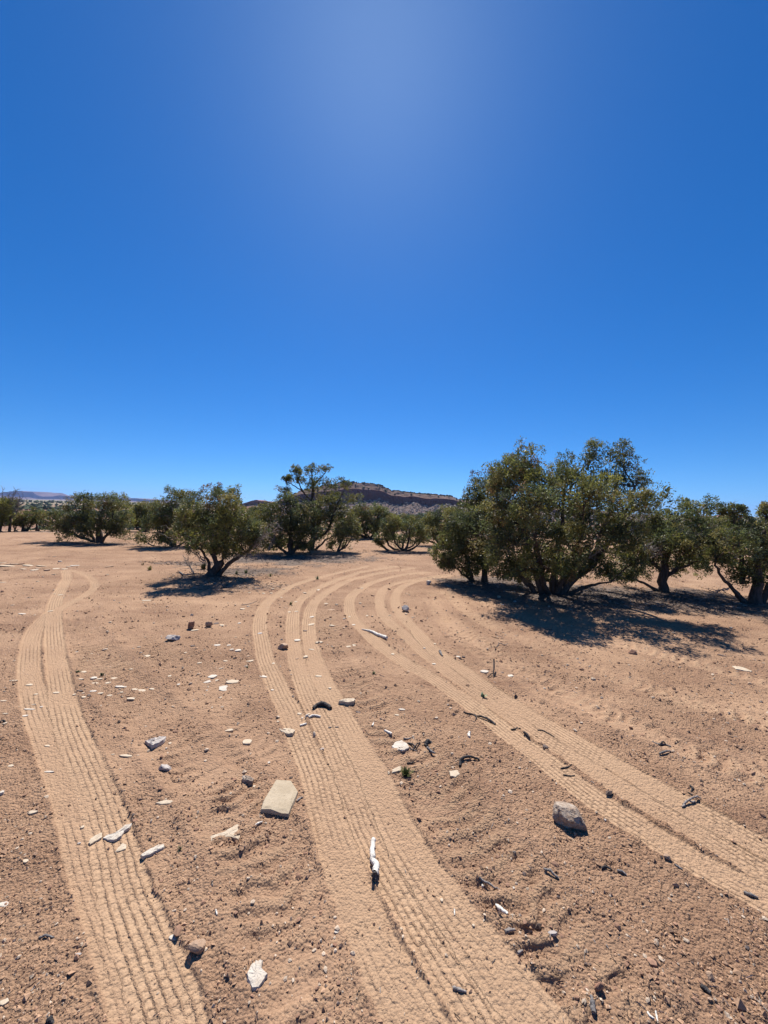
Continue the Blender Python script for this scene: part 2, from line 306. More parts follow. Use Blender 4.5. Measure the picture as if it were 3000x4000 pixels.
# ---------------------------------------------------------------- near ground: one fine sheet
def near_ground():
    rng = np.random.default_rng(3)
    vs = np.arange(4450, 2066, -3.4); ys = H * K / (vs - 1985)
    ncol = 820; t = np.linspace(-1, 1, ncol)
    Y = np.repeat(ys, ncol); Tt = np.tile(t, len(ys)); X = Tt * (1.13 * Y + .55)
    sp = np.maximum((1.13 * Y + .55) * 2 / ncol, Y * Y / (H * K) * 3.4 * .55)      # sample spacing
    def oc(wl, seed, sx=1.0): return vn(X / wl * sx, Y / wl, seed) * sst(1.2, 2.6, wl / sp)
    Z = .018 * vn(X / 1.9, Y / 1.9, 1) + .010 * vn(X / .6, Y / .6, 2)
    patch = .5 + .5 * vn(X / .8 + 3, Y / .8, 21) * .7 + .3 * vn(X / .25, Y / .25, 22)
    rough = np.clip(.35 + .75 * patch, .1, 1.15)
    dust = np.clip(.42 - patch * .55, 0, .4); groove = np.zeros_like(X)
    flat = np.zeros_like(X); TD = np.zeros((len(X), 4)); TD[:, 0] = .5
    for k, (pts, w, amt) in OLD.items():
        q = spline(pts, .05); i, lat, s, L = track_coords(q, X, Y, w * 1.6)
        e = np.exp(-(lat / w) ** 4) * amt * (.5 + .5 * np.clip(vn(s / .8, s * 0, 40 + len(pts)) + .6, 0, 1))
        u = lat / w
        lug = np.sin((s + .35 * np.abs(lat)) / .05 * 6.283 * .5 + 2.2 * vn(s / .16, u * 2.5, 7)) * np.where(w < .3, 1, .1)
        lug = np.sign(lug) * np.abs(lug) ** .6
        fadel = sst(1.5, 3, .1 / sp[i])
        Z[i] += e * (-.008 + .0125 * lug * np.clip(.5 + .9 * vn(X[i] / .12, Y[i] / .12, 19), 0, 1.2) * fadel * (1 - sst(.6, 1, np.abs(u)))) + .012 * amt * np.exp(-((np.abs(lat) - w * 1.05) / (.22 * w)) ** 2) * (1 + vn(s / .06, lat / .06, 9))
        rough[i] *= 1 - .45 * np.clip(e, 0, 1) * (w < .2)
        dust[i] = np.maximum(dust[i], e * (.85 if w < .2 else .6) * (.7 + .3 * lug)); groove[i] = np.maximum(groove[i], e * .35 * (lug < -.2) * fadel); groove[i] = np.maximum(groove[i], .6 * amt * np.exp(-((np.abs(lat) - w * 1.1) / (.25 * w)) ** 2) * (.5 + .5 * vn(s / .2, lat / .1, 91)))
    order = ['t3', 't2', 't4', 't1b', 't1', 't1c', 't6', 't5', 't7']
    TC = {k: track_coords(spline(TR[k][0], .04), X, Y, TR[k][1] * 1.25) for k in order}
    for k in order:
        i, lat, s, L = TC[k]; hw = TR[k][1] / 2; Z[i] += .006 * np.exp(-((np.abs(lat) - hw * 1.12) / (.16 * hw)) ** 2) * (1 + .9 * vn(s / .03, lat / .03, 16)) * TR[k][2]
    for k in order:
        pts, w, amt = TR[k]
        i, lat, s, L = TC[k]
        hw = w / 2; a = np.abs(lat)
        edge = hw * (1 + .06 * vn(s / .05, s * 0, 11))
        m = 1 - sst(edge * .9, edge * 1.08, a)
        wear = np.clip(.62 + .75 * vn(s / .45, lat / .12, 12 + len(pts)) + .3 * vn(s / .11, lat / .06, 17), .06, 1) * amt
        # five ribs pressed in, four narrow ragged ridges left between them
        u = lat / w + .5; nr = 6
        fr = np.abs(((u * nr) % 1.0) - .0); fr = np.minimum(fr, 1 - fr)
        inner = (u > .09) & (u < .91)
        jit = .03 * vn(s / .018, np.round(u * nr), 13)
        ridge = np.where(inner, 1 - sst(.03, .15, fr + jit + .04 * vn(s / .05, lat / .05, 72)), 0)
        vis = sst(1.1, 2.4, w / nr * .35 / sp[i] * 1.6)
        pitch = .034
        ph = s / pitch + .55 * np.floor(u * nr) + .8 * (u - .5)
        sipe = 1 - sst(.08, .24, np.abs((ph % 1.0) - .5)); sv = sst(1.0, 2.2, pitch / sp[i] * .6)
        crumb = vn(s / .011, lat / .011, 14)
        press = -.006
        h = press + wear * ridge * (.003 + .003 * crumb) * vis
        h += .0015 * vn(s / .02, lat / .02, 15) * vis
        old = Z[i]; base = .018 * vn(X[i] / 1.9, Y[i] / 1.9, 1) + .010 * vn(X[i] / .6, Y[i] / .6, 2)
        Z[i] = old * (1 - m) + (base + h) * m
        rough[i] = rough[i] * (1 - m) + m * (.13 + .3 * (1 - wear))
        dust[i] = dust[i] * (1 - m) + m * (.68 + .3 * wear - .3 * (1 - amt) + .15 * vn(s / .4, lat / .1, 73))
        gv = .15 * ridge * wear
        groove[i] = groove[i] * (1 - m) + m * np.clip(gv, 0, 1)
        sel = m > .02; ti = i[sel]; TD[ti, 0] = u[sel]; TD[ti, 1] = s[sel]; TD[ti, 2] = np.maximum(m[sel], 0); TD[ti, 3] = np.clip(wear[sel] * 1.25, 0, 1)
        flat[i] = np.maximum(flat[i], m)
    lit = np.zeros_like(X)
    for x0, y0, rx, ry, am in LITTER:
        d = np.hypot((X - x0) / rx, (Y - y0) / ry) + .35 * vn(X / .35, Y / .35, 31) + .15 * vn(X / .1, Y / .1, 32)
        lit = np.maximum(lit, am * (1 - sst(.55, 1.1, d)) * (1 - .8 * flat))
    un = 1 - .92 * flat
    Z += un * rough * (.006 * oc(.16, 3) + .0038 * oc(.075, 4) + .003 * oc(.036, 6) + .0028 * oc(.018, 8) + .002 * oc(.010, 10))
    # crumbs: sharp little lumps standing on the rough soil
    cr = np.clip(vn(X / .022, Y / .022, 51) - .25, 0, 1) * sst(1.2, 2.6, .03 / sp); cr2 = np.clip(vn(X / .045, Y / .045, 52) - .35, 0, 1) * sst(1.2, 2.6, .05 / sp)
    Z += un * rough * (.0075 * cr + .007 * cr2)
    edge = sst(.975, 1.0, np.abs(Tt)) + sst(24.5, 29, Y) + (1 - sst(.955, .99, Y))
    Z -= np.clip(edge, 0, 1) * .16
    Z += np.interp(np.hypot(X, Y), RR, ZZ)
    n = len(ys); ii = np.arange(n * ncol).reshape(n, ncol)
    F = np.stack([ii[:-1, :-1], ii[:-1, 1:], ii[1:, 1:], ii[1:, :-1]], -1).reshape(-1, 4)
    mask = np.stack([dust, groove, lit, np.clip(rough, 0, 1)], -1)
    o = mesh_np('ground', np.stack([X, Y, Z], -1), F, True, M['soil'], attr={'mask': mask, 'tread': TD})
    tag(o, 'dry reddish sandy ground of the clearing crossed by tyre tracks', kind='structure')
    return ys, ncol, Z.reshape(n, ncol), flat.reshape(n, ncol), lit.reshape(n, ncol), rough.reshape(n, ncol)
GY, NC, GZ, GFLAT, GLIT, GROUGH = near_ground()
def gsample(arr, x, y):
    x = np.asarray(x, float); y = np.asarray(y, float)
    r = np.interp(y, GY, np.arange(len(GY))); t = x / (1.13 * y + .55)
    c = (t + 1) / 2 * (NC - 1)
    return arr[np.clip(np.round(r).astype(int), 0, len(GY) - 1), np.clip(np.round(c).astype(int), 0, NC - 1)]
def gz(x, y):
    return float(gsample(GZ, x, y)) if y < 24 else float(base_z(np.array([x]), np.array([y]))[0])
def far_ground():
    nr = 150; na = 240
    r = np.concatenate([[0, .7], np.geomspace(1.2, 6800, nr)]); a = np.linspace(0, 2 * np.pi, na, endpoint=False)
    R, A = np.meshgrid(r, a, indexing='ij'); X = R * np.cos(A); Y = R * np.sin(A)
    Z = base_z(X.ravel(), Y.ravel()).reshape(X.shape) - .07
    Z += (sst(25, 40, R) * .12 * vn(X.ravel() / 3, Y.ravel() / 3, 8).reshape(X.shape))
    ii = np.arange(X.size).reshape(X.shape); jj = np.roll(ii, -1, 1)
    F = np.stack([ii[:-1], ii[1:], jj[1:], jj[:-1]], -1).reshape(-1, 4)
    o = mesh_np('valley_ground', np.stack([X.ravel(), Y.ravel(), Z.ravel()], -1), F, True, M['far'])
    tag(o, 'wide open valley floor and plain reaching to the horizon', kind='structure')
far_ground()
# ---------------------------------------------------------------- mesas and hills
def interp_px(pts, u): return np.interp(u, [p[0] for p in pts], [p[1] for p in pts])
def mesa_mid():
    D = 420.0
    rim = [(900, 2010), (940, 2000), (1040, 1975), (1075, 1957), (1130, 1935), (1165, 1916), (1250, 1898), (1336, 1881), (1420, 1885), (1493, 1895), (1525, 1914), (1600, 1922), (1680, 1932), (1765, 1938), (1800, 1950), (1900, 1962), (2050, 1975), (2300, 1990), (2500, 2010)]
    cb = [(900, 2015), (1075, 1975), (1165, 1962), (1336, 1960), (1430, 1952), (1480, 1953), (1540, 1975), (1580, 1974), (1610, 1962), (1680, 1976), (1740, 1966), (1800, 1975), (2000, 1995), (2500, 2018)]
    us = np.arange(900, 2500, 2.5); rows = []
    prof = []   # (t label)
    V = []; C = []
    nU = len(us)
    xs = np.array([P(u, 1990, D).x for u in us])
    zr = np.array([P(u, interp_px(rim, u), D).z for u in us]); zc = np.array([P(u, interp_px(cb, u), D).z for u in us])
    zr += .5 * vn(xs / 4, xs * 0, 61) ; zb = np.full(nU, -11.0)
    zc = np.minimum(zc + 1.2 * vn(xs / 6, xs * 0, 62), zr - .5)
    bay = 6 * vn(xs / 30, xs * 0, 63) + 2 * vn(xs / 7, xs * 0, 64)
    # talus
    nT = 34; nCl = 22; nUp = 8
    for j in range(nT):
        t = j / (nT - 1); z = zb + (zc - zb) * t ** 1.1; y = D - 62 * (1 - t) + bay * t
        n = 1.0 * vn(xs / 5, y / 5, 65) + .7 * vn(xs / 2.2, y / 2.2, 66)
        V.append(np.stack([xs, y, z + n * (1 - .6 * t)], -1)); C.append(np.tile([.17, .125, .105], (nU, 1)) * (1 + .2 * vn(xs / 3, y / 3, 67))[:, None])
    zled = zc + (zr - zc) * .62
    for j in range(1, nCl):
        t = j / (nCl - 1); z = zc + (zled - zc) * t
        blk = 1.3 * np.abs(vn(xs / 5, z / 30, 68)) + .8 * np.round(vn(xs / 2.4, z / 3.0, 69) * 2) / 2
        y = D + bay + 1.5 * t + blk
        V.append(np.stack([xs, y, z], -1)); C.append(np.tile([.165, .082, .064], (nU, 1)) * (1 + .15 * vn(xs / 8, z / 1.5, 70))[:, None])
    for j in range(1, nUp):
        t = j / (nUp - 1); z = zled + (zr - zled) * t + .3 * vn(xs / 3, z * 0 + j, 71)
        y = D + bay + 3 + 9 * t + .8 * vn(xs / 3, z / 2, 72)
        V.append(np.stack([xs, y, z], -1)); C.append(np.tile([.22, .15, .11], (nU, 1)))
    for t in (8, 30, 90):
        V.append(np.stack([xs, np.full(nU, D + 14 + t) + bay, zr + .2 + t * .004], -1)); C.append(np.tile([.26, .22, .14], (nU, 1)))
    V.append(np.stack([xs, np.full(nU, D + 170.0), zb - 3], -1)); C.append(np.tile([.26, .2, .14], (nU, 1)))
    nR = len(V); V = np.array(V); C = np.array(C); ii = np.arange(nR * nU).reshape(nR, nU)
    F = np.stack([ii[:-1, :-1], ii[:-1, 1:], ii[1:, 1:], ii[1:, :-1]], -1).reshape(-1, 4)
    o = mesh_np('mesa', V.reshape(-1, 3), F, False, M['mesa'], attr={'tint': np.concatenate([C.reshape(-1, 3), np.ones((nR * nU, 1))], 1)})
    tag(o, 'flat topped sandstone mesa with shaded cliff band rising behind the junipers', kind='structure')
    return D, xs, zr, zc, zb, bay, V, nT
MD = mesa_mid()
ICO_V = None
def ico(sub):
    import bmesh
    bm = bmesh.new(); bmesh.ops.create_icosphere(bm, subdivisions=sub, radius=1.0)
    v = np.array([q.co[:] for q in bm.verts]); f = np.array([[w.index for w in q.verts] for q in bm.faces]); bm.free()
    return v, f
IV1, IF1 = ico(1); IV2, IF2 = ico(2)
OV = np.array([(1, 0, 0), (-1, 0, 0), (0, 1, 0), (0, -1, 0), (0, 0, 1), (0, 0, -1.0)])
OF = np.array([(0, 2, 4), (2, 1, 4), (1, 3, 4), (3, 0, 4), (2, 0, 5), (1, 2, 5), (3, 1, 5), (0, 3, 5)])
def scatter_mesh(name, pts, sizes, tints, mat, BV, BF, jitter=.35, flat=.7, seed=1, smooth=False, rot=True):
    rng = np.random.default_rng(seed); n = len(pts)
    V = BV[None] * (1 + jitter * rng.uniform(-1, 1, (n, len(BV), 1))) 
    sc = sizes[:, None, None] * np.stack([rng.uniform(.7, 1.35, n), rng.uniform(.7, 1.35, n), flat * rng.uniform(.7, 1.3, n)], -1)[:, None, :]
    V = V * sc
    if rot:
        tl = rng.normal(0, .45, n); c, s = np.cos(tl)[:, None], np.sin(tl)[:, None]
        y = V[..., 1] * c - V[..., 2] * s; z = V[..., 1] * s + V[..., 2] * c; V = np.stack([V[..., 0], y, z], -1)
    a = rng.uniform(0, 6.28, n); c, s = np.cos(a)[:, None], np.sin(a)[:, None]
    x = V[..., 0] * c - V[..., 1] * s; y = V[..., 0] * s + V[..., 1] * c
    V = np.stack([x, y, V[..., 2]], -1) + pts[:, None, :]
    F = BF[None] + (np.arange(n) * len(BV))[:, None, None]
    T = np.repeat(np.concatenate([tints, np.ones((n, 1))], 1), len(BV), 0)
    return mesh_np(name, V.reshape(-1, 3), F.reshape(-1, BF.shape[1]), smooth, mat, attr={'tint': T})
def mesa_dressing():
    rng = np.random.default_rng(5)
    D, xs, zr, zc, zb, bay, V, nT = MD
    n = 2600; iu = rng.integers(150, len(xs) - 60, n); jt = np.clip((rng.beta(1.6, 1.2, n) * nT).astype(int), 1, nT - 1)
    p = V[jt, iu] + np.stack([rng.uniform(-.5, .5, n), rng.uniform(-1, 1, n), rng.uniform(-.2, .3, n)], -1)
    g = rng.uniform(.7, 1.25, n)[:, None]
    o = scatter_mesh('talus_boulders', p, np.exp(rng.normal(-.25, .45, n)), np.array([.30, .245, .20]) * g, M['scrub'], IV1[:], IF1, .3, .9, 6)
    tag(o, 'grey and buff boulders covering the slope below the mesa cliff', 'boulders', kind='stuff')
    n = 900; iu = rng.integers(60, len(xs) - 1, n)
    p = np.stack([xs[iu] + rng.uniform(-.5, .5, n), D + bay[iu] + 12 + rng.uniform(0, 14, n), zr[iu] + .5], -1)
    m2 = 500; iu2 = rng.integers(60, len(xs) - 1, m2); jt2 = rng.integers(2, nT + 27, m2); p2 = V[jt2, iu2] + np.array([0, -.3, .4])
    k = (jt2 < nT) | (jt2 > nT + 20); p2 = p2[k]
    p = np.vstack([p, p2]); n = len(p)
    o = scatter_mesh('mesa_scrub', p, rng.uniform(.6, 1.4, n), np.array([.055, .075, .035]) * rng.uniform(.7, 1.3, n)[:, None], M['scrub'], IV1, IF1, .3, .85, 7)
    tag(o, 'dark green scrub fringing the mesa rim and dotting its slope', 'scrub', kind='stuff')
    # scrub of the valley and plain
    n = 9000; r = np.exp(rng.uniform(math.log(50), math.log(1100), n)); a = rng.uniform(math.radians(42), math.radians(138), n)
    x = r * np.cos(a); y = r * np.sin(a); d = vn(x / 25, y / 25, 81); k = d > -.45; x, y, r = x[k], y[k], r[k]; n = len(x)
    z = base_z(x, y); s = rng.uniform(.5, 1.5, n) * np.clip(r / 200, .75, 2.2)
    p = np.stack([x, y, z + s * .5], -1)
    tint = np.array([.06, .075, .035]) * rng.uniform(.6, 1.5, n)[:, None]
    o = scatter_mesh('valley_scrub', p, s, tint, M['scrub'], OV, OF, .45, .8, 8)
    tag(o, 'low dark green scrub dotting the red slopes and grey plain', 'scrub', kind='stuff')
mesa_dressing()
def ridge(name, label, D, prof, depth, mat, foot_v, seed, steps=9, cliff=.35):
    us = np.arange(prof[0][0], prof[-1][0] + 1, 3.0); n = len(us)
    xs = np.array([P(u, 1960, D).x for u in us]); zt = np.array([P(u, interp_px(prof, u), D).z for u in us]); zf = np.array([P(u, interp_px(foot_v, u), D).z for u in us]) - D * .004
    zt += (zt - zf) * .05 * vn(xs / (D * .012), xs * 0, seed)
    V = []
    for j in range(steps):
        t = j / (steps - 1); z = zf + (zt - zf) * (t * (1 - cliff) if t < .75 else (.75 * (1 - cliff) + (t - .75) / .25 * (1 - .75 * (1 - cliff))))
        y = D - depth * (1 - min(1, t / .75)) ** 1.0 + depth * .35 * vn(xs / (D * .03), xs * 0 + t * .8, seed + 1) * (1 - t)
        V.append(np.stack([xs, y, z], -1))
    V.append(np.stack([xs, np.full(n, D + depth * .8), zt], -1)); V.append(np.stack([xs, np.full(n, D + depth * 1.6), zf], -1))
    nR = len(V); V = np.array(V); ii = np.arange(nR * n).reshape(nR, n)
    F = np.stack([ii[:-1, :-1], ii[:-1, 1:], ii[1:, 1:], ii[1:, :-1]], -1).reshape(-1, 4)
    tint = np.tile([.30, .16, .115, 1], (nR * n, 1))
    o = mesh_np(name, V.reshape(-1, 3), F, False, mat, attr={'tint': tint}); tag(o, label, kind='structure'); return o
ridge('distant_mesa', 'blue distant mesa ridge along the left horizon with flat summit', 3600,
      [(-700, 1935), (-300, 1925), (-100, 1925), (0, 1925), (15, 1923), (32, 1921), (38, 1918), (80, 1919), (125, 1922), (135, 1930), (160, 1938), (205, 1940), (215, 1937), (232, 1935), (262, 1939), (285, 1943), (300, 1936), (322, 1936), (332, 1940), (450, 1943), (520, 1946), (560, 1949), (605, 1953), (612, 1951), (636, 1953), (645, 1963), (700, 1967)], 420, M['farhill'],
      [(-700, 1931), (0, 1948), (300, 1957), (640, 1966), (760, 1969)], 91, 11)
ridge('red_hill', 'small reddish rounded hill between the leaning juniper and tall juniper', 620,
      [(900, 1985), (940, 1970), (970, 1962), (990, 1955), (1001, 1952), (1015, 1956), (1035, 1957), (1060, 1963), (1090, 1975), (1120, 1985)], 60, M['mesa'], [(900, 1992), (1120, 1996)], 93, 9, .1)
ridge('red_peak', 'tiny reddish peak on the horizon between the right junipers', 900,
      [(2780, 2024), (2850, 2017), (2895, 2010), (2910, 2012), (2940, 2017), (2960, 2024), (3100, 2030)], 60, M['mesa'], [(2780, 2026), (3100, 2034)], 95, 9, .1)
def haze():
    v, f = [], []
    R_ = 7000.0; z0, z1 = -32.0, 175.0
    v = [(x, y, z) for z in (z0, z1) for x, y in ((-R_, -R_), (R_, -R_), (R_, R_), (-R_, R_))]
    f = [(3, 2, 1, 0), (4, 5, 6, 7), (0, 1, 5, 4), (1, 2, 6, 5), (2, 3, 7, 6), (3, 0, 4, 7)]
    me = bpy.data.meshes.new('haze'); me.from_pydata(v, [], f); o = bpy.data.objects.new('haze', me); COL.objects.link(o)
    m = bpy.data.materials.new('haze_air'); m.use_nodes = True; t = m.node_tree; t.nodes.clear(); ou = t.nodes.new('ShaderNodeOutputMaterial')
    pv = t.nodes.new('ShaderNodeVolumePrincipled'); pv.inputs['Density'].default_value = 9e-5; pv.inputs['Color'].default_value = (.36, .52, 1, 1); pv.inputs['Anisotropy'].default_value = .3
    t.links.new(pv.outputs[0], ou.inputs['Volume']); me.materials.append(m); tag(o, 'thin blue air haze over the plain and mesas', 'haze', kind='stuff')
haze()
# ---------------------------------------------------------------- soil clods and gravel (uncountable)
def clods():
    rng = np.random.default_rng(11); n = 95000
    v = rng.uniform(2120, 4350, n); y = H * K / (v - 1985); x = rng.uniform(-1, 1, n) * (1.08 * y + .3)
    fl = gsample(GFLAT, x, y); ro = gsample(GROUGH, x, y); li = gsample(GLIT, x, y)
    pr = (.25 + .8 * ro) * (1 - .93 * fl) * (.55 + .6 * (vn(x / .35, y / .35, 55) > -.1)) * np.clip(.3 + (vn(x / .12, y / .12, 56) + .3), .15, 1)
    k = rng.uniform(0, 1, n) < pr; x, y, fl, li = x[k], y[k], fl[k], li[k]; n = len(x)
    s = np.exp(rng.normal(math.log(.0032), .45, n)) * np.clip(y / 1.7, 1, 3.6) ** .7; s = np.minimum(s, .02)
    z = gsample(GZ, x, y) + s * .25
    t = np.array([.40, .25, .155]) * rng.uniform(.72, 1.3, n)[:, None]
    pale = rng.uniform(0, 1, n) < .07; t[pale] = np.array([.54, .43, .32]) * rng.uniform(.8, 1.15, pale.sum())[:, None]
    dk = rng.uniform(0, 1, n) < .05 + .4 * li; t[dk] = np.array([.11, .085, .075]) * rng.uniform(.6, 1.5, dk.sum())[:, None]
    o = scatter_mesh('soil_clods', np.stack([x, y, z], -1), s, t, M['clod'], OV, OF, .4, .75, 12)
    tag(o, 'loose reddish soil crumbs and gravel strewn between the tyre tracks', 'gravel', kind='stuff')
    n = 2600; v = rng.uniform(2200, 4300, n); y = H * K / (v - 1985); x = rng.uniform(-1, 1, n) * (1.05 * y + .3)
    k = gsample(GFLAT, x, y) < .3; x, y = x[k], y[k]; n = len(x)
    s = np.exp(rng.normal(math.log(.0048), .4, n)) * np.clip(y / 1.7, 1, 3.2) ** .8; z = gsample(GZ, x, y) + s * .2
    t = np.where(rng.uniform(0, 1, (n, 1)) < .4, np.array([[.50, .40, .30]]), np.array([[.30, .175, .115]])) * rng.uniform(.75, 1.2, n)[:, None]
    o = scatter_mesh('pebbles', np.stack([x, y, z], -1), s, t, M['clod'], IV1, IF1, .28, .55, 13)
    tag(o, 'small pale and reddish pebbles sprinkled over the dry soil', 'pebbles', kind='stuff')
    # bits of bark, twig and needle litter
    n = 6000; x = []; y = []
    for _ in range(n):
        if rng.uniform() < .76:
            L = LITTER[rng.integers(0, len(LITTER) - 1)]; a = rng.uniform(0, 6.28); q = rng.uniform() ** .6 * 1.15; x.append(L[0] + L[2] * q * math.cos(a)); y.append(L[1] + L[3] * q * math.sin(a))
        else:
            g = G(rng.uniform(1300, 3050), 2450 + 1700 * rng.uniform() ** 1.5); x.append(g[0]); y.append(g[1])
    x = np.array(x); y = np.array(y); k = (y < 22) & ((gsample(GFLAT, x, y) < .3) | (rng.uniform(0, 1, len(x)) < .12)); x, y = x[k], y[k]; n = len(x)
    L = np.exp(rng.normal(math.log(.0065), .5, n)) * np.clip(y / 2.2, 1, 3.2); w = rng.uniform(.0007, .0014, n) * np.clip(y / 2.2, 1, 4); a = rng.uniform(0, 6.28, n)
    dx = np.cos(a) * L; dy = np.sin(a) * L; px_ = -np.sin(a) * w; py_ = np.cos(a) * w; z0 = gsample(GZ, x, y) + .002; z1 = z0 + rng.uniform(0, .006, n)
    q = np.stack([np.stack([x - dx - px_, y - dy - py_, z0], -1), np.stack([x - dx + px_, y - dy + py_, z0], -1), np.stack([x + dx + px_, y + dy + py_, z1], -1), np.stack([x + dx - px_, y + dy - py_, z1], -1),
                  np.stack([x - dx, y - dy, z0 + 1.6 * w], -1), np.stack([x + dx, y + dy, z1 + 1.6 * w], -1)], 1)
    BF = np.array([(0, 4, 5, 3), (4, 1, 2, 5), (0, 1, 4, 4), (3, 5, 2, 2)])[:2]
    F = BF[None] + (np.arange(n) * 6)[:, None, None]
    c = np.where(rng.uniform(0, 1, (n, 1)) < .7, np.array([[.06, .052, .048]]), np.array([[.36, .32, .28]])) * rng.uniform(.6, 1.3, n)[:, None]
    T = np.repeat(np.concatenate([c, np.ones((n, 1))], 1), 6, 0)
    o = mesh_np('twig_litter', q.reshape(-1, 3), F.reshape(-1, 4), False, M['scrub'], attr={'tint': T})
    tag(o, 'bits of dark bark, twigs and dry needles littering the soil', 'litter', kind='stuff')
clods()
# ---------------------------------------------------------------- junipers
class Tubes:
    def __init__(s): s.V = []; s.F = []; s.n = 0
    def add(s, pts, radii, sides=6):
        pts = np.asarray(pts, float); n = len(pts); d = np.gradient(pts, axis=0); d /= np.linalg.norm(d, axis=1)[:, None] + 1e-9
        up = np.where(np.abs(d[:, 2:3]) > .9, np.array([[1, 0, 0.0]]), np.array([[0, 0, 1.0]])); a = np.cross(d, up); a /= np.linalg.norm(a, axis=1)[:, None] + 1e-9; b = np.cross(d, a)
        th = np.arange(sides) * 2 * np.pi / sides; r = np.asarray(radii)[:, None, None]
        ring = pts[:, None, :] + r * (np.cos(th)[None, :, None] * a[:, None, :] + np.sin(th)[None, :, None] * b[:, None, :])
        ii = np.arange(n * sides).reshape(n, sides); jj = np.roll(ii, -1, 1)
        s.V.append(ring.reshape(-1, 3)); s.F.append(np.stack([ii[:-1], jj[:-1], jj[1:], ii[1:]], -1).reshape(-1, 4) + s.n); s.n += n * sides
        e = len(ring.reshape(-1, 3))
        # caps as quads (fan)
        base = s.n - n * sides
        if sides == 6:
            s.F.append(np.array([[base, base + 1, base + 2, base + 3], [base, base + 3, base + 4, base + 5]]))
            t = s.n - sides; s.F.append(np.array([[t, t + 3, t + 2, t + 1], [t, t + 5, t + 4, t + 3]]))
    def build(s, name, mat, parent=None, origin=(0, 0, 0), smooth=True):
        V = np.vstack(s.V) - np.array(origin)[None]
        return mesh_np(name, V, np.vstack(s.F), smooth, mat, parent)
def wiggle(a, b, n, amp, rng, sag=0.0, out=None):
    t = np.linspace(0, 1, n)[:, None]; p = a + (b - a) * t
    if out is not None: p = p + out * (np.sin(t * np.pi) * (1 - t * .5))
    L = np.linalg.norm(b - a)
    w = np.cumsum(rng.normal(0, 1, (n, 3)), 0); w -= w[:1] + (w[-1:] - w[:1]) * t; w *= amp * L / math.sqrt(n)
    p = p + w; p[:, 2] += -sag * np.sin(t[:, 0] * np.pi) * L
    return p
GREEN = [(.118, .132, .046), (.084, .104, .044), (.152, .156, .046), (.066, .084, .042), (.165, .152, .058)]
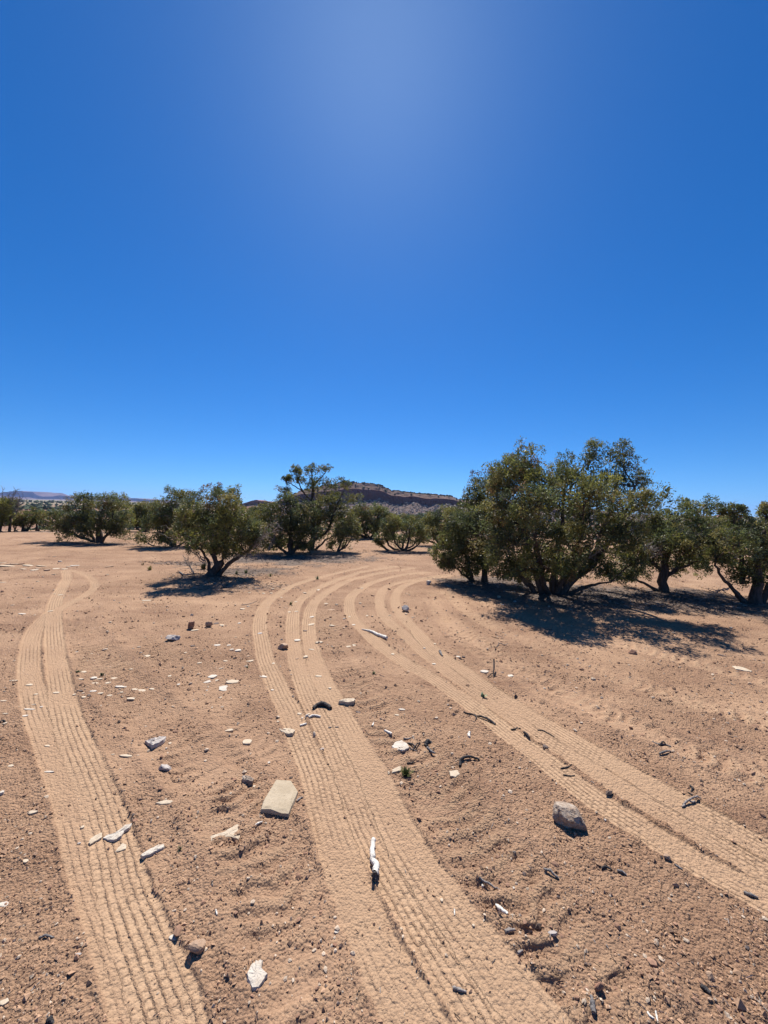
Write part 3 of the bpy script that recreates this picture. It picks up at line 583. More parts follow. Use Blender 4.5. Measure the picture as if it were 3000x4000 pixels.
def juniper(label, base, lobes, seed, depth=None, stems=None, group='junipers round the clearing', leaf=1.0, dens=1.0, sr=.2, bark_r=.06, dead=14, tintmul=1.0, brown=.08, nb=11, snags=0, name='juniper_tree', cat='tree', deadlobes=None, nstem=None, spread=.5):
    rng = np.random.default_rng(seed)
    gx, gy = G(*base) if depth is None else (P(base[0], base[1], depth).x, depth)
    if depth is None: depth = gy
    z0 = gz(gx, gy); origin = np.array([gx, gy, z0]); root = empty(name, origin); tag(root, label, cat, group)
    wood = Tubes(); twigs = Tubes()
    LB = []
    for lb in lobes:
        u, v, ru, rv = lb[:4]; dy = lb[4] if len(lb) > 4 else 0.0
        dd = depth + dy; c = np.array(P(u, v, dd)[:]); a = ru / K * dd; b = rv / K * dd
        ry = (a + b) * .5 if len(lb) < 6 else lb[5]
        if len(lb) <= 4: c[1] += rng.uniform(-.5, .5) * ry * .9
        LB.append((c, np.array([a, ry, b])))
    # stems
    ST = []
    if stems:
        for pts, r0, r1 in stems:
            p = np.array([np.array(P(u, v, depth + dy)[:]) for u, v, dy in pts]); p[0, 2] = min(p[0, 2], z0 - .02) if p[0,2] < z0 + .25 else p[0,2]
            m = 12; tt = np.linspace(0, len(p) - 1, m); q = np.stack([np.interp(tt, range(len(p)), p[:, i]) for i in range(3)], -1)
            q[1:-1] = (q[:-2] + 2 * q[1:-1] + q[2:]) / 4; q[1:] += rng.normal(0, .012, (m - 1, 3)); rad = np.linspace(r0, r1, m) * (1 + .1 * rng.normal(0, 1, m)); rad[0] *= 1.25
            wood.add(q, rad, 8); ST.append((q, rad))
    order = list(range(len(LB)))
    for i in order:
        c, r = LB[i]
        if ST and stems:
            best = None
            for q, rad in ST:
                dd_ = np.linalg.norm(q - (c - np.array([0, 0, r[2] * .4])), axis=1) + .35 * np.maximum(0, q[:, 2] - c[2])
                j = int(np.argmin(dd_))
                if best is None or dd_[j] < best[0]: best = (dd_[j], q[j], rad[j])
            a0 = best[1]; r0 = best[2] * .8; out = None
        else:
            a0 = origin + np.array([rng.normal(0, bark_r), rng.normal(0, bark_r), -.03]); r0 = bark_r * rng.uniform(.55, 1.0)
            hor = c - a0; hor = np.array([hor[0], hor[1], 0.0]); out = hor * .22 - np.array([0, 0, .10]) * np.linalg.norm(hor)
        q = wiggle(a0, c, 11, .05, rng, 0, out); rad = np.linspace(r0, max(.008, r0 * .28), 11); wood.add(q, rad, 7); ST.append((q, rad)) if stems is None else None
        LB[i] = (c, r, q, rad)
    P_t = []; R_t = []; C_t = []; N_t = []
    for c, r, q, rad in LB:
        rm = (r[0] * r[1] * r[2]) ** (1 / 3); srr = min(sr, rm * .62)
        ns = max(3, int(dens * 1.25 * 4 * rm * rm / (srr * srr))); tone = rng.uniform(.8, 1.2)
        for _ in range(ns):
            d = rng.normal(0, 1, 3); d /= np.linalg.norm(d); 
            if d[2] < -.5 and rng.uniform() < .6: d[2] *= -1
            k = rng.uniform(.5, 1.06) if rng.uniform() < .8 else rng.uniform(.1, .5)
            sc_ = c + d * (r * k); 
            if sc_[2] < z0 + .12: sc_[2] = z0 + .12 + rng.uniform(0, .1)
            s_r = srr * rng.uniform(.55, 1.15)
            j = rng.integers(5, 11); bq = wiggle(q[j], sc_ - d * s_r * .2, 6, .09, rng, -.04)
            wood.add(bq, np.linspace(max(.004, rad[j] * .5), .004 * leaf, 6), 3)
            nt_ = max(3, int(9 * (s_r / .2) ** 1.5)) if srr > .12 else max(3, int(9 * (s_r / srr)))
            bc = np.array(GREEN[rng.integers(0, 5)]) * tone * rng.uniform(.8, 1.25) * tintmul
            if rng.uniform() < brown * .45: bc = np.array([.14, .10, .045]) * rng.uniform(.8, 1.1)
            for _ in range(nt_):
                dd_ = rng.normal(0, 1, 3); dd_ /= np.linalg.norm(dd_); dd_ = dd_ + .5 * d + np.array([0, 0, .25]); dd_ /= np.linalg.norm(dd_)
                tc = sc_ + dd_ * s_r * rng.uniform(.35, 1.0); tc[2] = max(tc[2], z0 + .05)
                P_t.append(tc); R_t.append(s_r * rng.uniform(.36, .58)); N_t.append(dd_); C_t.append(bc * rng.uniform(.78, 1.25))
                if rng.uniform() < .15: wood.add(np.array([sc_, (sc_ + tc) / 2 + rng.normal(0, .01, 3), tc]), [.0035 * leaf, .003 * leaf, .0016 * leaf], 3)
    P_t = np.array(P_t); R_t = np.array(R_t); N_t = np.array(N_t); C_t = np.array(C_t)
    n = len(P_t); d = rng.normal(0, 1, (n, nb, 3)); d /= np.linalg.norm(d, axis=-1, keepdims=True)
    pos = P_t[:, None] + d * (R_t[:, None, None] * rng.uniform(.1, 1, (n, nb, 1)) ** .5) * .9
    dr = .55 * d + .6 * N_t[:, None] + np.array([0, 0, .3]) + .45 * rng.normal(0, 1, (n, nb, 3)); dr /= np.linalg.norm(dr, axis=-1, keepdims=True)
    sd_ = np.cross(dr, rng.normal(0, 1, (n, nb, 3))); sd_ /= np.linalg.norm(sd_, axis=-1, keepdims=True)
    L = rng.uniform(.022, .048, (n, nb, 1)) * leaf; w = rng.uniform(.0065, .012, (n, nb, 1)) * leaf
    a = pos - sd_ * w * .55; b = pos + sd_ * w * .55; mid = pos + dr * L * .6; c_ = mid + sd_ * w; e_ = mid - sd_ * w; tip = pos + dr * L
    V = np.stack([a, b, c_, tip, e_], 2).reshape(-1, 3); m = n * nb
    F4 = np.array([(0, 1, 2, 4)]); 
    base_i = (np.arange(m) * 5)[:, None]
    Fq = base_i + np.array([[0, 1, 2, 4]]); Ft = base_i + np.array([[4, 2, 3, 3]])
    T = np.repeat(np.repeat(C_t, nb, 0) * rng.uniform(.75, 1.3, (m, 1)), 5, 0); T = np.concatenate([T, np.ones((len(T), 1))], 1)
    # larger inner sprays that close the heart of each tuft
    nB = 5; ci = P_t[:, None] + rng.normal(0, 1, (n, nB, 3)) * (R_t * .33)[:, None, None]; dB = rng.normal(0, 1, (n, nB, 3)) + np.array([0, 0, .3]); dB /= np.linalg.norm(dB, axis=-1, keepdims=True)
    sB = np.cross(dB, rng.normal(0, 1, (n, nB, 3))); sB /= np.linalg.norm(sB, axis=-1, keepdims=True); lB = (R_t * .72)[:, None, None] * rng.uniform(.7, 1.2, (n, nB, 1)); wB = lB * .2
    VB = np.stack([ci - dB * lB * .5, ci + sB * wB, ci + dB * lB * .5, ci - sB * wB], 2).reshape(-1, 3)
    TB = np.repeat(np.repeat(C_t, nB, 0) * rng.uniform(.75, 1.2, (n * nB, 1)), 4, 0); TB = np.concatenate([TB, np.ones((len(TB), 1))], 1)
    # inner foliage filling the body of every lobe
    hc, hr, ht = [], [], []
    for c, rr, q, rad in LB:
        k = int(np.clip(430 * (rr[0] * rr[2]) / (.25 * leaf ** 2), 60, 900) * dens); d = rng.normal(0, 1, (k, 3)); d /= np.linalg.norm(d, axis=1)[:, None]
        p = c + d * rr * (rng.uniform(0, 1, (k, 1)) ** .45) * .82; p[:, 2] = np.maximum(p[:, 2], z0 + .1); hc.append(p); ht.append(C_t[rng.integers(0, len(C_t), k)])
    hc = np.vstack(hc); ht = np.vstack(ht); k = len(hc); dH = rng.normal(0, 1, (k, 3)) + np.array([0, 0, .5]); dH /= np.linalg.norm(dH, axis=1)[:, None]
    sH = np.cross(dH, rng.normal(0, 1, (k, 3))); sH /= np.linalg.norm(sH, axis=1)[:, None]; lH = rng.uniform(.05, .10, (k, 1)) * leaf; wH = lH * .2
    VB = np.vstack([VB, np.stack([hc - dH * lH * .5, hc + sH * wH, hc + dH * lH * .5, hc - sH * wH], 1).reshape(-1, 3)])
    TB = np.vstack([TB, np.repeat(np.concatenate([ht * rng.uniform(.75, 1.2, (k, 1)), np.ones((k, 1))], 1), 4, 0)])
    # tip triangle folded into the quad: quad a-b-c-e plus tip merged by widening
    V4 = np.stack([a, c_, tip, e_], 2).reshape(-1, 3); Fk = (np.arange(m) * 4)[:, None] + np.arange(4)[None]
    T4 = T.reshape(m, 5, 4)[:, :4].reshape(-1, 4)
    V4 = np.vstack([V4, VB]); Fk = (np.arange(m + n * nB + k) * 4)[:, None] + np.arange(4)[None]; T4 = np.vstack([T4, TB])
    cr = mesh_np('crown', V4 - origin[None], Fk, False, M['leaf'], root, attr={'tint': T4})
    # dead twigs poking out
    for i in range(dead):
        c, r, q, rad = LB[rng.integers(0, len(LB))]
        d = rng.normal(0, 1, 3); d[2] = abs(d[2]) * .9 - .1; d /= np.linalg.norm(d)
        p0 = c + d * r * rng.uniform(.4, .8); p1 = c + d * r * rng.uniform(1.0, 1.2) + np.array([0, 0, rng.uniform(0, .07)])
        if p1[2] < z0 + .05: continue
        w_ = wiggle(p0, p1, 6, .12, rng); twigs.add(w_, np.linspace(.005, .0015, 6) * leaf, 4)
        for _ in range(4):
            k = rng.integers(2, 6); e = w_[k] + (d * .6 + rng.normal(0, .6, 3)) * rng.uniform(.05, .14); twigs.add(wiggle(w_[k], e, 4, .15, rng), np.linspace(.003, .0012, 4) * leaf, 3)
    for dl in (deadlobes or []):
        (u0, v0, d0), (u1, v1, d1), cnt, spr = dl
        A = np.array(P(u0, v0, depth + d0)[:]); B = np.array(P(u1, v1, depth + d1)[:]); Ls = np.linalg.norm(B - A)
        for _ in range(cnt):
            e = B + rng.normal(0, spr, 3); w_ = wiggle(A + rng.normal(0, .02, 3), e, 9, .10, rng, 0); twigs.add(w_, np.linspace(.012, .003, 9), 5)
            for _ in range(7):
                k = rng.integers(3, 9); dv = (w_[k] - A) / Ls; e2 = w_[k] + (dv * .5 + rng.normal(0, .55, 3)) * rng.uniform(.08, .28); w2 = wiggle(w_[k], e2, 6, .14, rng); twigs.add(w2, np.linspace(.006, .0015, 6), 4)
                for _ in range(3):
                    k2 = rng.integers(2, 6); twigs.add(wiggle(w2[k2], w2[k2] + rng.normal(0, .07, 3), 4, .15, rng), np.linspace(.003, .0012, 4), 3)
    wood.build('trunk', M['bark'], root, origin)
    if twigs.n: tag(twigs.build('dead_branches', M['dead'], root, origin), kind='stuff')
    return root
# big juniper on the right
juniper('largest juniper, broad and many stemmed, right of centre over a wide shadow', (2150, 2315), [
    (2042, 1835, 98, 92, -.3), (1975, 1900, 60, 70, -.1), (2070, 2000, 120, 90, -1.3), (1990, 2120, 100, 75, -1.0), (2215, 1845, 52, 72, .2), (2308, 1805, 48, 66, -.1), (2418, 1805, 42, 72, -.3),
    (2492, 1870, 36, 62, -.5), (2290, 1950, 130, 85, -1.2), (2490, 1985, 76, 95, -1.4), (2200, 2125, 120, 75, -1.0), (2370, 2090, 105, 75, -1.0), (2385, 2245, 50, 36, -.3), (2480, 2185, 62, 60, -.6), (2150, 1950, 110, 80, .6), (2140, 2180, 90, 50, .5), (2260, 2010, 90, 60, .3),
    (2090, 2160, 70, 55, -.4), (2290, 2180, 80, 45, .2), (2400, 1990, 80, 80, .3), (2060, 2205, 70, 34, -.5), (2200, 2195, 80, 40, -.7), (2320, 2210, 60, 28, -.4), (2440, 2080, 60, 60, -1.0), (1940, 1960, 60, 80, -.4), (1955, 2100, 60, 80, 0), (1990, 2235, 60, 28, -.3), (2110, 2232, 60, 28, -.55), (2265, 2236, 60, 28, -.45), (2160, 2215, 60, 30, .5), (1940, 2185, 60, 50, -.4), (2050, 1850, 62, 66, 0), (1985, 1885, 66, 70, -.5), (2250, 1885, 72, 56, -.3), (2375, 1885, 78, 66, -.5), (1930, 1900, 50, 60, 0), (2050, 2215, 90, 34, .8), (2250, 2212, 90, 34, .8), (2030, 2230, 60, 32, -.9), (1960, 2250, 60, 22, .1), (2045, 2262, 60, 20, .3), (2110, 2258, 50, 24, .6), (2420, 2255, 56, 22, .2), (2200, 2228, 60, 30, -1.0), (1990, 2030, 70, 80, .3), (2120, 1890, 60, 60, -.9), (2430, 2160, 60, 55, .3), (2010, 2205, 50, 34, 0)],
    101, leaf=.92, nb=21, bark_r=.085, dead=34, brown=.12, dens=.95,
    stems=[([(2125, 2325, 0), (2090, 2240, -.1), (2060, 2120, -.1), (2042, 1900, .1)], .085, .02), ([(2100, 2320, .05), (2040, 2260, 0), (1985, 2180, -.2)], .06, .02), ([(2165, 2325, 0), (2165, 2230, 0), (2190, 2080, .1), (2210, 1880, .3)], .1, .018),
           ([(2190, 2320, 0), (2230, 2265, .05), (2300, 2225, .1), (2345, 2150, -.3), (2440, 2040, -.9), (2480, 1900, -.8)], .085, .018), ([(2175, 2318, .1), (2230, 2200, .3), (2290, 2050, .4), (2310, 1840, .4)], .08, .015), ([(2200, 2315, -.05), (2300, 2290, -.1), (2385, 2270, -.15)], .045, .015),
           ([(2140, 2325, -.05), (2120, 2250, -.4), (2090, 2100, -1.1)], .06, .02), ([(2170, 2325, -.05), (2210, 2240, -.4), (2260, 2110, -1.0)], .06, .02), ([(2310,2180,.1),(2380,2000,.3),(2418,1850,.4)],.04,.015)],
    deadlobes=[((2440, 2120, -.1), (2560, 1960, .1), 4, .12), ((2300, 2180, -.4), (2340, 2080, -.6), 3, .1), ((2100, 2180, -.5), (2120, 2060, -.95), 3, .1), ((2520, 2140, 0), (2640, 2090, 0), 3, .1)])
juniper('dark juniper pressed against the left side of the largest juniper', (1889, 2272), [
    (1880, 1925, 64, 75, .2), (1790, 2080, 82, 90, 0), (1728, 2175, 52, 50, -.1), (1890, 2150, 70, 62, -.1), (1850, 1995, 78, 72, .1), (1820, 2170, 60, 45, -.3), (1945, 2060, 50, 80, .3), (1780, 2130, 60, 60, .3), (1870, 2200, 50, 30, .2), (1840, 2060, 70, 60, -.5), (1920, 2050, 50, 60, -.4), (1900, 2215, 40, 24, -.2), (1760, 2195, 50, 30, .2), (1830, 2215, 60, 26, -.4), (1835, 2238, 56, 18, .1), (1760, 2215, 46, 20, -.2), (1930, 2130, 50, 60, .2)],
    102, leaf=.95, nb=21, bark_r=.06, dead=16, brown=.1, stems=[([(1892, 2275, 0), (1895, 2190, 0), (1880, 2060, .1), (1880, 1950, .2)], .07, .015), ([(1850, 2262, .1), (1835, 2215, .05), (1800, 2120, 0)], .05, .015), ([(1845, 2245, .1), (1780, 2215, 0), (1730, 2200, -.1)], .03, .01)])
juniper('round juniper with one thick dark trunk, second from the right edge', (2588, 2312), [
    (2640, 2005, 64, 45, .1), (2735, 1992, 62, 40, .2), (2590, 2075, 80, 65, .1), (2700, 2080, 90, 62, -.1), (2560, 2170, 75, 55, -.1), (2690, 2170, 85, 48, 0), (2500, 2225, 62, 42, .1), (2770, 2130, 50, 60, .3), (2620, 2215, 60, 34, .4), (2440, 2240, 50, 30, .5), (2640, 2120, 80, 60, -.6), (2740, 2200, 60, 40, .3), (2560, 2110, 70, 60, .4), (2540, 2030, 50, 40, .2)],
    103, leaf=.95, nb=21, bark_r=.07, dead=26, brown=.07, stems=[([(2588, 2318, 0), (2590, 2230, 0), (2610, 2130, 0), (2640, 2030, .1)], .105, .02), ([(2592, 2260, 0), (2660, 2215, 0), (2740, 2190, 0)], .05, .012), ([(2585, 2290, 0), (2510, 2275, .05), (2450, 2250, .1)], .04, .012), ([(2585, 2230, 0), (2530, 2180, 0), (2500, 2130, 0)], .045, .012)],
    deadlobes=[((2590, 2180, -.2), (2520, 2130, -.5), 3, .08), ((2680, 2150, -.1), (2760, 2060, -.2), 4, .12)])
juniper('juniper cut by the right edge with umbrella top and slanting left limb', (2945, 2358), [
    (2858, 1995, 46, 22, .1), (2860, 2050, 55, 40, .2), (2935, 2075, 62, 52, .1), (2992, 2005, 34, 42, .2), (2955, 2140, 70, 50, 0), (3000, 2180, 50, 55, -.3), (2805, 2110, 56, 55, .1), (2800, 2180, 70, 35, 0), (2895, 2250, 52, 50, .1), (3070, 2090, 80, 100, .2), (2880, 2130, 60, 55, -.6), (2850, 2190, 60, 50, .4), (2960, 2230, 60, 60, .3), (3120, 2230, 80, 70, 0), (3170, 2060, 70, 60, .3)],
    104, leaf=.95, nb=21, bark_r=.07, dead=22, brown=.06, stems=[([(2945, 2368, 0), (2960, 2260, 0), (2965, 2150, 0), (2985, 2050, .1)], .1, .02), ([(2915, 2355, .05), (2870, 2305, .05), (2810, 2250, .05), (2790, 2190, .05)], .05, .015), ([(2960, 2365, .05), (3030, 2260, .1), (3080, 2120, .2)], .08, .02), ([(2900, 2280, .1), (2895, 2150, .1), (2865, 2020, .1)], .045, .012)],
    deadlobes=[((2880, 2180, -.1), (2840, 2070, -.2), 3, .1), ((2850, 2290, 0), (2800, 2310, -.1), 2, .06)])
# leaning juniper, left of centre
juniper('leaning juniper with thick slanting trunk and twisted shadow, left of centre', (828, 2246), [
    (845, 1942, 52, 38, -.3), (922, 1945, 42, 42, .1), (785, 2000, 72, 52, -.6), (895, 2015, 85, 62, -.5), (735, 2055, 50, 50, -.8), (830, 2090, 80, 52, -.6), (955, 2060, 56, 62, -.2), (870, 2060, 80, 60, .4), (800, 2060, 70, 50, .3), (930, 2110, 56, 40, -.3), (870, 2150, 60, 36, -.2), (945, 2155, 50, 28, 0), (785, 2128, 50, 36, -.45), (840, 2155, 46, 26, .4), (700, 2085, 46, 40, -.5), (1010, 2085, 46, 46, .2), (760, 1965, 40, 34, .2), (985, 2115, 46, 40, .1), (890, 2135, 50, 36, .2), (770, 2110, 40, 40, -.2)],
    105, leaf=.95, nb=21, bark_r=.06, dead=30, brown=.15, stems=[([(820, 2255, 0), (862, 2200, 0), (890, 2130, 0), (880, 2010, .1)], .105, .03), ([(850, 2215, .02), (905, 2190, .05), (965, 2158, .1), (1000, 2120, .1)], .06, .015), ([(835, 2225, -.05), (800, 2165, -.1), (750, 2110, -.1)], .045, .012), ([(845, 2200, 0), (830, 2130, -.05), (800, 2040, 0)], .05, .015), ([(875, 2120, 0), (915, 2020, .1), (922, 1960, .2)], .035, .012)],
    deadlobes=[((965, 2155, 0), (1040, 2080, -.05), 6, .1), ((800, 2190, -.1), (720, 2100, -.2), 4, .07), ((900, 2165, -.05), (1010, 2160, -.1), 3, .06), ((760, 2240, 0), (730, 2190, 0), 2, .04)])
juniper('low juniper half hidden behind the left side of the leaning juniper', (681, 2136), [
    (690, 1955, 56, 36, .3), (640, 2005, 50, 46, 0), (700, 2030, 75, 55, 0), (618, 2062, 46, 38, -.1), (548, 2105, 36, 26, -.2), (640, 2105, 52, 30, -.2), (745, 2080, 50, 40, .2)], 106, leaf=1.35, sr=.26, bark_r=.05, dead=18, brown=.12)
juniper('wide juniper standing alone on the far left of the clearing', (388, 2120), [
    (200, 2035, 40, 44, 0), (325, 1968, 55, 42, .1), (435, 1968, 66, 40, .1), (380, 2040, 105, 45, -.2), (478, 2045, 42, 48, 0), (285, 2035, 55, 48, 0), (245, 2080, 46, 30, -.1), (455, 2085, 45, 24, 0), (340, 2080, 60, 26, -.3)],
    107, leaf=1.35, sr=.27, bark_r=.08, dead=26, brown=.08, stems=[([(390, 2124, 0), (385, 2060, 0), (400, 1990, 0)], .13, .03), ([(370, 2118, 0), (310, 2095, 0), (240, 2060, 0), (205, 2040, 0)], .07, .02), ([(375, 2105, 0), (340, 2050, .1), (325, 1990, .1)], .06, .02), ([(395, 2110, 0), (440, 2060, 0), (440, 1990, .1)], .06, .02)], deadlobes=[((275, 2060, -.1), (258, 1975, -.1), 3, .05)])
juniper('dense dark juniper with low hanging skirt left of the tall juniper', (1135, 2162), [
    (1060, 2005, 56, 46, 0), (1135, 1985, 66, 42, .1), (1195, 2015, 52, 48, -.2), (1040, 2075, 48, 46, 0), (1125, 2075, 80, 46, -.3), (1205, 2085, 46, 40, -.3), (1080, 2118, 48, 26, 0), (1000, 2060, 40, 50, .3), (1160, 2120, 40, 25, .2), (1030, 2115, 50, 26, .2), (1100, 2125, 60, 24, .4), (1060, 2138, 50, 16, .2), (1190, 2140, 50, 16, .3), (1190, 2125, 50, 22, -.2), (1170, 2050, 60, 50, .5)], 108, leaf=1.25, sr=.25, bark_r=.08, dead=14, brown=.05,
    stems=[([(1135, 2166, 0), (1135, 2100, 0), (1135, 2010, 0)], .12, .03), ([(1125, 2160, 0), (1080, 2130, 0), (1050, 2080, 0)], .06, .02), ([(1140, 2150, 0), (1180, 2100, -.1), (1200, 2040, -.1)], .06, .02)], deadlobes=[((1050, 2150, -.2), (1090, 2050, -.6), 4, .14)])
juniper('tall open topped juniper standing highest left of the mesa', (1212, 2150), [
    (1215, 1842, 26, 30), (1270, 1833, 30, 17), (1158, 1840, 18, 18), (1162, 1878, 28, 20), (1121, 1872, 15, 12), (1110, 1918, 26, 20), (1295, 1900, 46, 26), (1352, 1898, 30, 18), (1222, 1905, 32, 34), (1285, 1955, 62, 30), (1382, 1955, 30, 24), (1300, 2030, 56, 42), (1365, 2045, 38, 42), (1235, 1990, 45, 40), (1330, 1985, 40, 25), (1260, 2090, 50, 30, .3), (1250, 2040, 50, 40, .2)],
    109, leaf=1.3, sr=.2, bark_r=.07, dead=18, brown=.04, dens=.85, stems=[([(1215, 2155, 0), (1225, 2080, 0), (1218, 1980, 0), (1222, 1900, 0), (1218, 1845, 0)], .11, .02), ([(1218, 1960, 0), (1175, 1910, 0), (1158, 1850, 0)], .04, .012), ([(1222, 1900, 0), (1250, 1870, 0), (1275, 1840, 0)], .03, .012), ([(1225, 2110, 0), (1280, 2080, 0), (1310, 1990, 0), (1345, 1910, 0)], .06, .015), ([(1190, 1925, 0), (1140, 1890, 0), (1115, 1880, 0)], .025, .01), ([(1200, 1960, 0), (1150, 1935, 0), (1110, 1925, 0)], .025, .01), ([(1230, 2140, 0), (1270, 2110, 0), (1330, 2080, 0)], .05, .015)])
juniper('small bush juniper at the right foot of the tall juniper', (1318, 2156), [
    (1288, 2132, 24, 24), (1362, 2095, 42, 34), (1330, 2118, 36, 20), (1345, 2075, 36, 26), (1385, 2080, 22, 26)], 110, leaf=1.3, sr=.2, bark_r=.035, dead=8, brown=.05, tintmul=1.15)
juniper('bright green round juniper in the middle of the photo below the mesa', (1572, 2152), [
    (1528, 2050, 42, 34), (1600, 2062, 48, 32), (1655, 2080, 38, 32), (1500, 2090, 34, 30), (1580, 2105, 58, 26), (1482, 2122, 20, 14), (1650, 2112, 38, 22)], 111, leaf=1.35, sr=.24, bark_r=.07, dead=10, tintmul=1.2, brown=.03)
juniper('juniper behind, between the tall juniper and the bright green one', (1441, 2101), [
    (1418, 2020, 50, 36), (1480, 2008, 38, 32), (1512, 2032, 32, 28), (1430, 2062, 58, 28), (1382, 2060, 24, 34), (1480, 2060, 40, 26)], 112, leaf=1.7, sr=.32, bark_r=.1, dead=6, tintmul=1.1)
juniper('dark far juniper rising behind the bright green one', (1592, 2092), [(1590, 2040, 34, 24), (1560, 2055, 25, 20), (1625, 2050, 26, 22)], 113, depth=24, leaf=1.9, sr=.34, dead=3)
juniper('juniper filling the gap just left of the largest juniper', (1725, 2132), [
    (1680, 2030, 44, 32), (1742, 2030, 52, 40), (1700, 2085, 46, 34), (1760, 2090, 56, 42), (1640, 2070, 26, 24)], 114, leaf=1.45, sr=.3, bark_r=.08, dead=8, tintmul=1.1, brown=.08)
# band of trees at the back left
juniper('green juniper cut by the left edge at the back of clearing', (2, 2066), [(5, 1995, 30, 44), (-20, 2030, 40, 34), (10, 2040, 22, 22), (-60, 1990, 50, 50)], 115, leaf=1.8, sr=.34, bark_r=.1, dead=4, tintmul=1.15)
juniper('dark squat juniper in the back row right of the bare tree', (100, 2063), [(98, 2028, 34, 26), (75, 2040, 22, 18), (120, 2040, 24, 20)], 116, leaf=1.8, sr=.34, bark_r=.1, dead=2, tintmul=.85)
juniper('grey green juniper in the back row beside the wide lone juniper', (142, 2062), [(138, 2022, 26, 28), (160, 2040, 16, 18)], 117, leaf=1.8, sr=.34, bark_r=.08, dead=4, tintmul=.95)
juniper('low bright shrub in the back row under the bare tree', (62, 2062), [(60, 2036, 24, 18), (45, 2048, 18, 12)], 118, leaf=1.8, sr=.3, bark_r=.06, dead=2, tintmul=1.3)
juniper('far juniper filling the gap right of the wide lone juniper', (560, 2072), [(535, 2010, 44, 32), (580, 2005, 40, 34), (515, 2040, 34, 24), (600, 2035, 36, 26), (560, 2040, 40, 24)], 119, leaf=1.8, sr=.34, bark_r=.1, dead=4)
juniper('small pointed dark juniper peeping over the gap left of the leaning one', (609, 2062), [(609, 1985, 18, 20), (612, 2005, 26, 24)], 120, depth=25, leaf=1.9, sr=.3, dead=1, tintmul=.75)
juniper('pale far juniper just behind the right rim of the leaning juniper', (1020, 2098), [(1000, 2020, 40, 34), (1035, 2035, 30, 30), (1010, 2060, 50, 26)], 121, leaf=1.7, sr=.32, dead=4)
juniper('dim juniper seen through the gap left of the second from right trunk', (2700, 2175), [(2660, 2080, 70, 45), (2760, 2080, 70, 45), (2700, 2120, 80, 30)], 122, leaf=1.5, sr=.3, dead=3, tintmul=.9)
BACK = [
 (462, 2078, 'back row juniper showing over the gap right of the lone wide juniper', [(470, 2020, 36, 30), (440, 2035, 26, 24)], 1.0),
 (650, 2078, 'back row juniper seen above the low juniper beside the leaning one', [(650, 2025, 40, 30), (685, 2035, 30, 26)], .85),
 (760, 2080, 'back row juniper hidden behind the crown of the leaning juniper', [(760, 2030, 46, 32), (800, 2040, 34, 26)], .9),
 (1010, 2086, 'back row juniper below the small red hill', [(985, 2040, 36, 28), (1030, 2050, 30, 24)], 1.05),
 (1340, 2090, 'back row juniper between the tall juniper and its neighbour', [(1340, 2045, 36, 28), (1375, 2040, 26, 24)], .9),
 (1530, 2092, 'back row juniper left of the dark far juniper', [(1530, 2045, 30, 22), (1500, 2055, 26, 18)], 1.0),
 (1665, 2094, 'back row juniper directly right of the dark far juniper', [(1660, 2045, 36, 26), (1690, 2050, 26, 20)], .8),
 (1800, 2110, 'back row juniper behind the left side of the largest juniper', [(1790, 2050, 50, 36), (1850, 2060, 44, 34)], .8),
 (2000, 2112, 'back row juniper behind the left stems of the largest juniper', [(1990, 2060, 60, 40), (2060, 2070, 50, 34)], .75),
 (2200, 2114, 'back row juniper behind the middle stems of the largest juniper', [(2190, 2065, 60, 38), (2260, 2070, 50, 32)], .75),
 (2420, 2118, 'back row juniper behind the right stems of the largest juniper', [(2410, 2070, 60, 38), (2480, 2070, 50, 34)], .75),
 (2800, 2126, 'back row juniper seen between the two right edge junipers', [(2790, 2075, 56, 40), (2850, 2085, 44, 34)], .8),
 (330, 2074, 'back row juniper behind the wide lone juniper', [(330, 2030, 40, 26), (290, 2040, 30, 20)], .9),
 (900, 2086, 'back row juniper right behind the trunk of leaning juniper', [(890, 2045, 46, 28), (850, 2050, 34, 22)], .85),
 (1170, 2090, 'back row juniper behind the dense dark juniper', [(1160, 2050, 46, 26), (1210, 2055, 34, 22)], .9),
 (2580, 2120, 'back row juniper behind the round thick trunked juniper', [(2570, 2075, 56, 34), (2620, 2085, 44, 28)], .75),
 (2980, 2130, 'back row juniper behind the juniper at the right edge', [(2960, 2080, 50, 40), (3020, 2085, 50, 36)], .8)]
for i_, (u_, v_, lab_, lob_, tm_) in enumerate(BACK):
    juniper(lab_, (u_, v_), lob_ + [(u_, (lob_[0][1] + v_) / 2 + 4, lob_[0][2] * .9, 18)], 200 + i_, leaf=1.9, sr=.36, bark_r=.09, dead=2, tintmul=tm_, nb=9)
def bare_tree():
    rng = np.random.default_rng(77); d = 21.0; x, y = P(37, 2062, d).x, d; z0 = gz(x, y); org = np.array([x, y, z0])
    r = empty('bare_tree', org); tag(r, 'leafless dead tree with upswept branches near the left edge', 'tree')
    t = Tubes(); top = np.array(P(42, 1995, d)[:]); q = wiggle(org - np.array([0, 0, .05]), top, 9, .04, rng); t.add(q, np.linspace(.07, .045, 9), 7)
    t.build('trunk', M['bark'], r, org); b = Tubes()
    for u, v in [(12, 1915), (30, 1925), (48, 1932), (62, 1920), (78, 1935), (90, 1940), (25, 1950), (70, 1950), (110, 1948), (55, 1918)]:
        e = np.array(P(u, v, d + rng.uniform(-.4, .4))[:]); w = wiggle(q[rng.integers(5, 9)], e, 9, .08, rng, .06); b.add(w, np.linspace(.035, .008, 9), 5)
        for _ in range(10):
            k = rng.integers(3, 9); e2 = w[k] + np.array([rng.normal(0, .16), rng.normal(0, .12), rng.uniform(0, .32)]); w2 = wiggle(w[k], e2, 5, .12, rng); b.add(w2, np.linspace(.014, .006, 5), 4)
    tag(b.build('dead_branches', M['driftgrey'], r, org), kind='stuff')
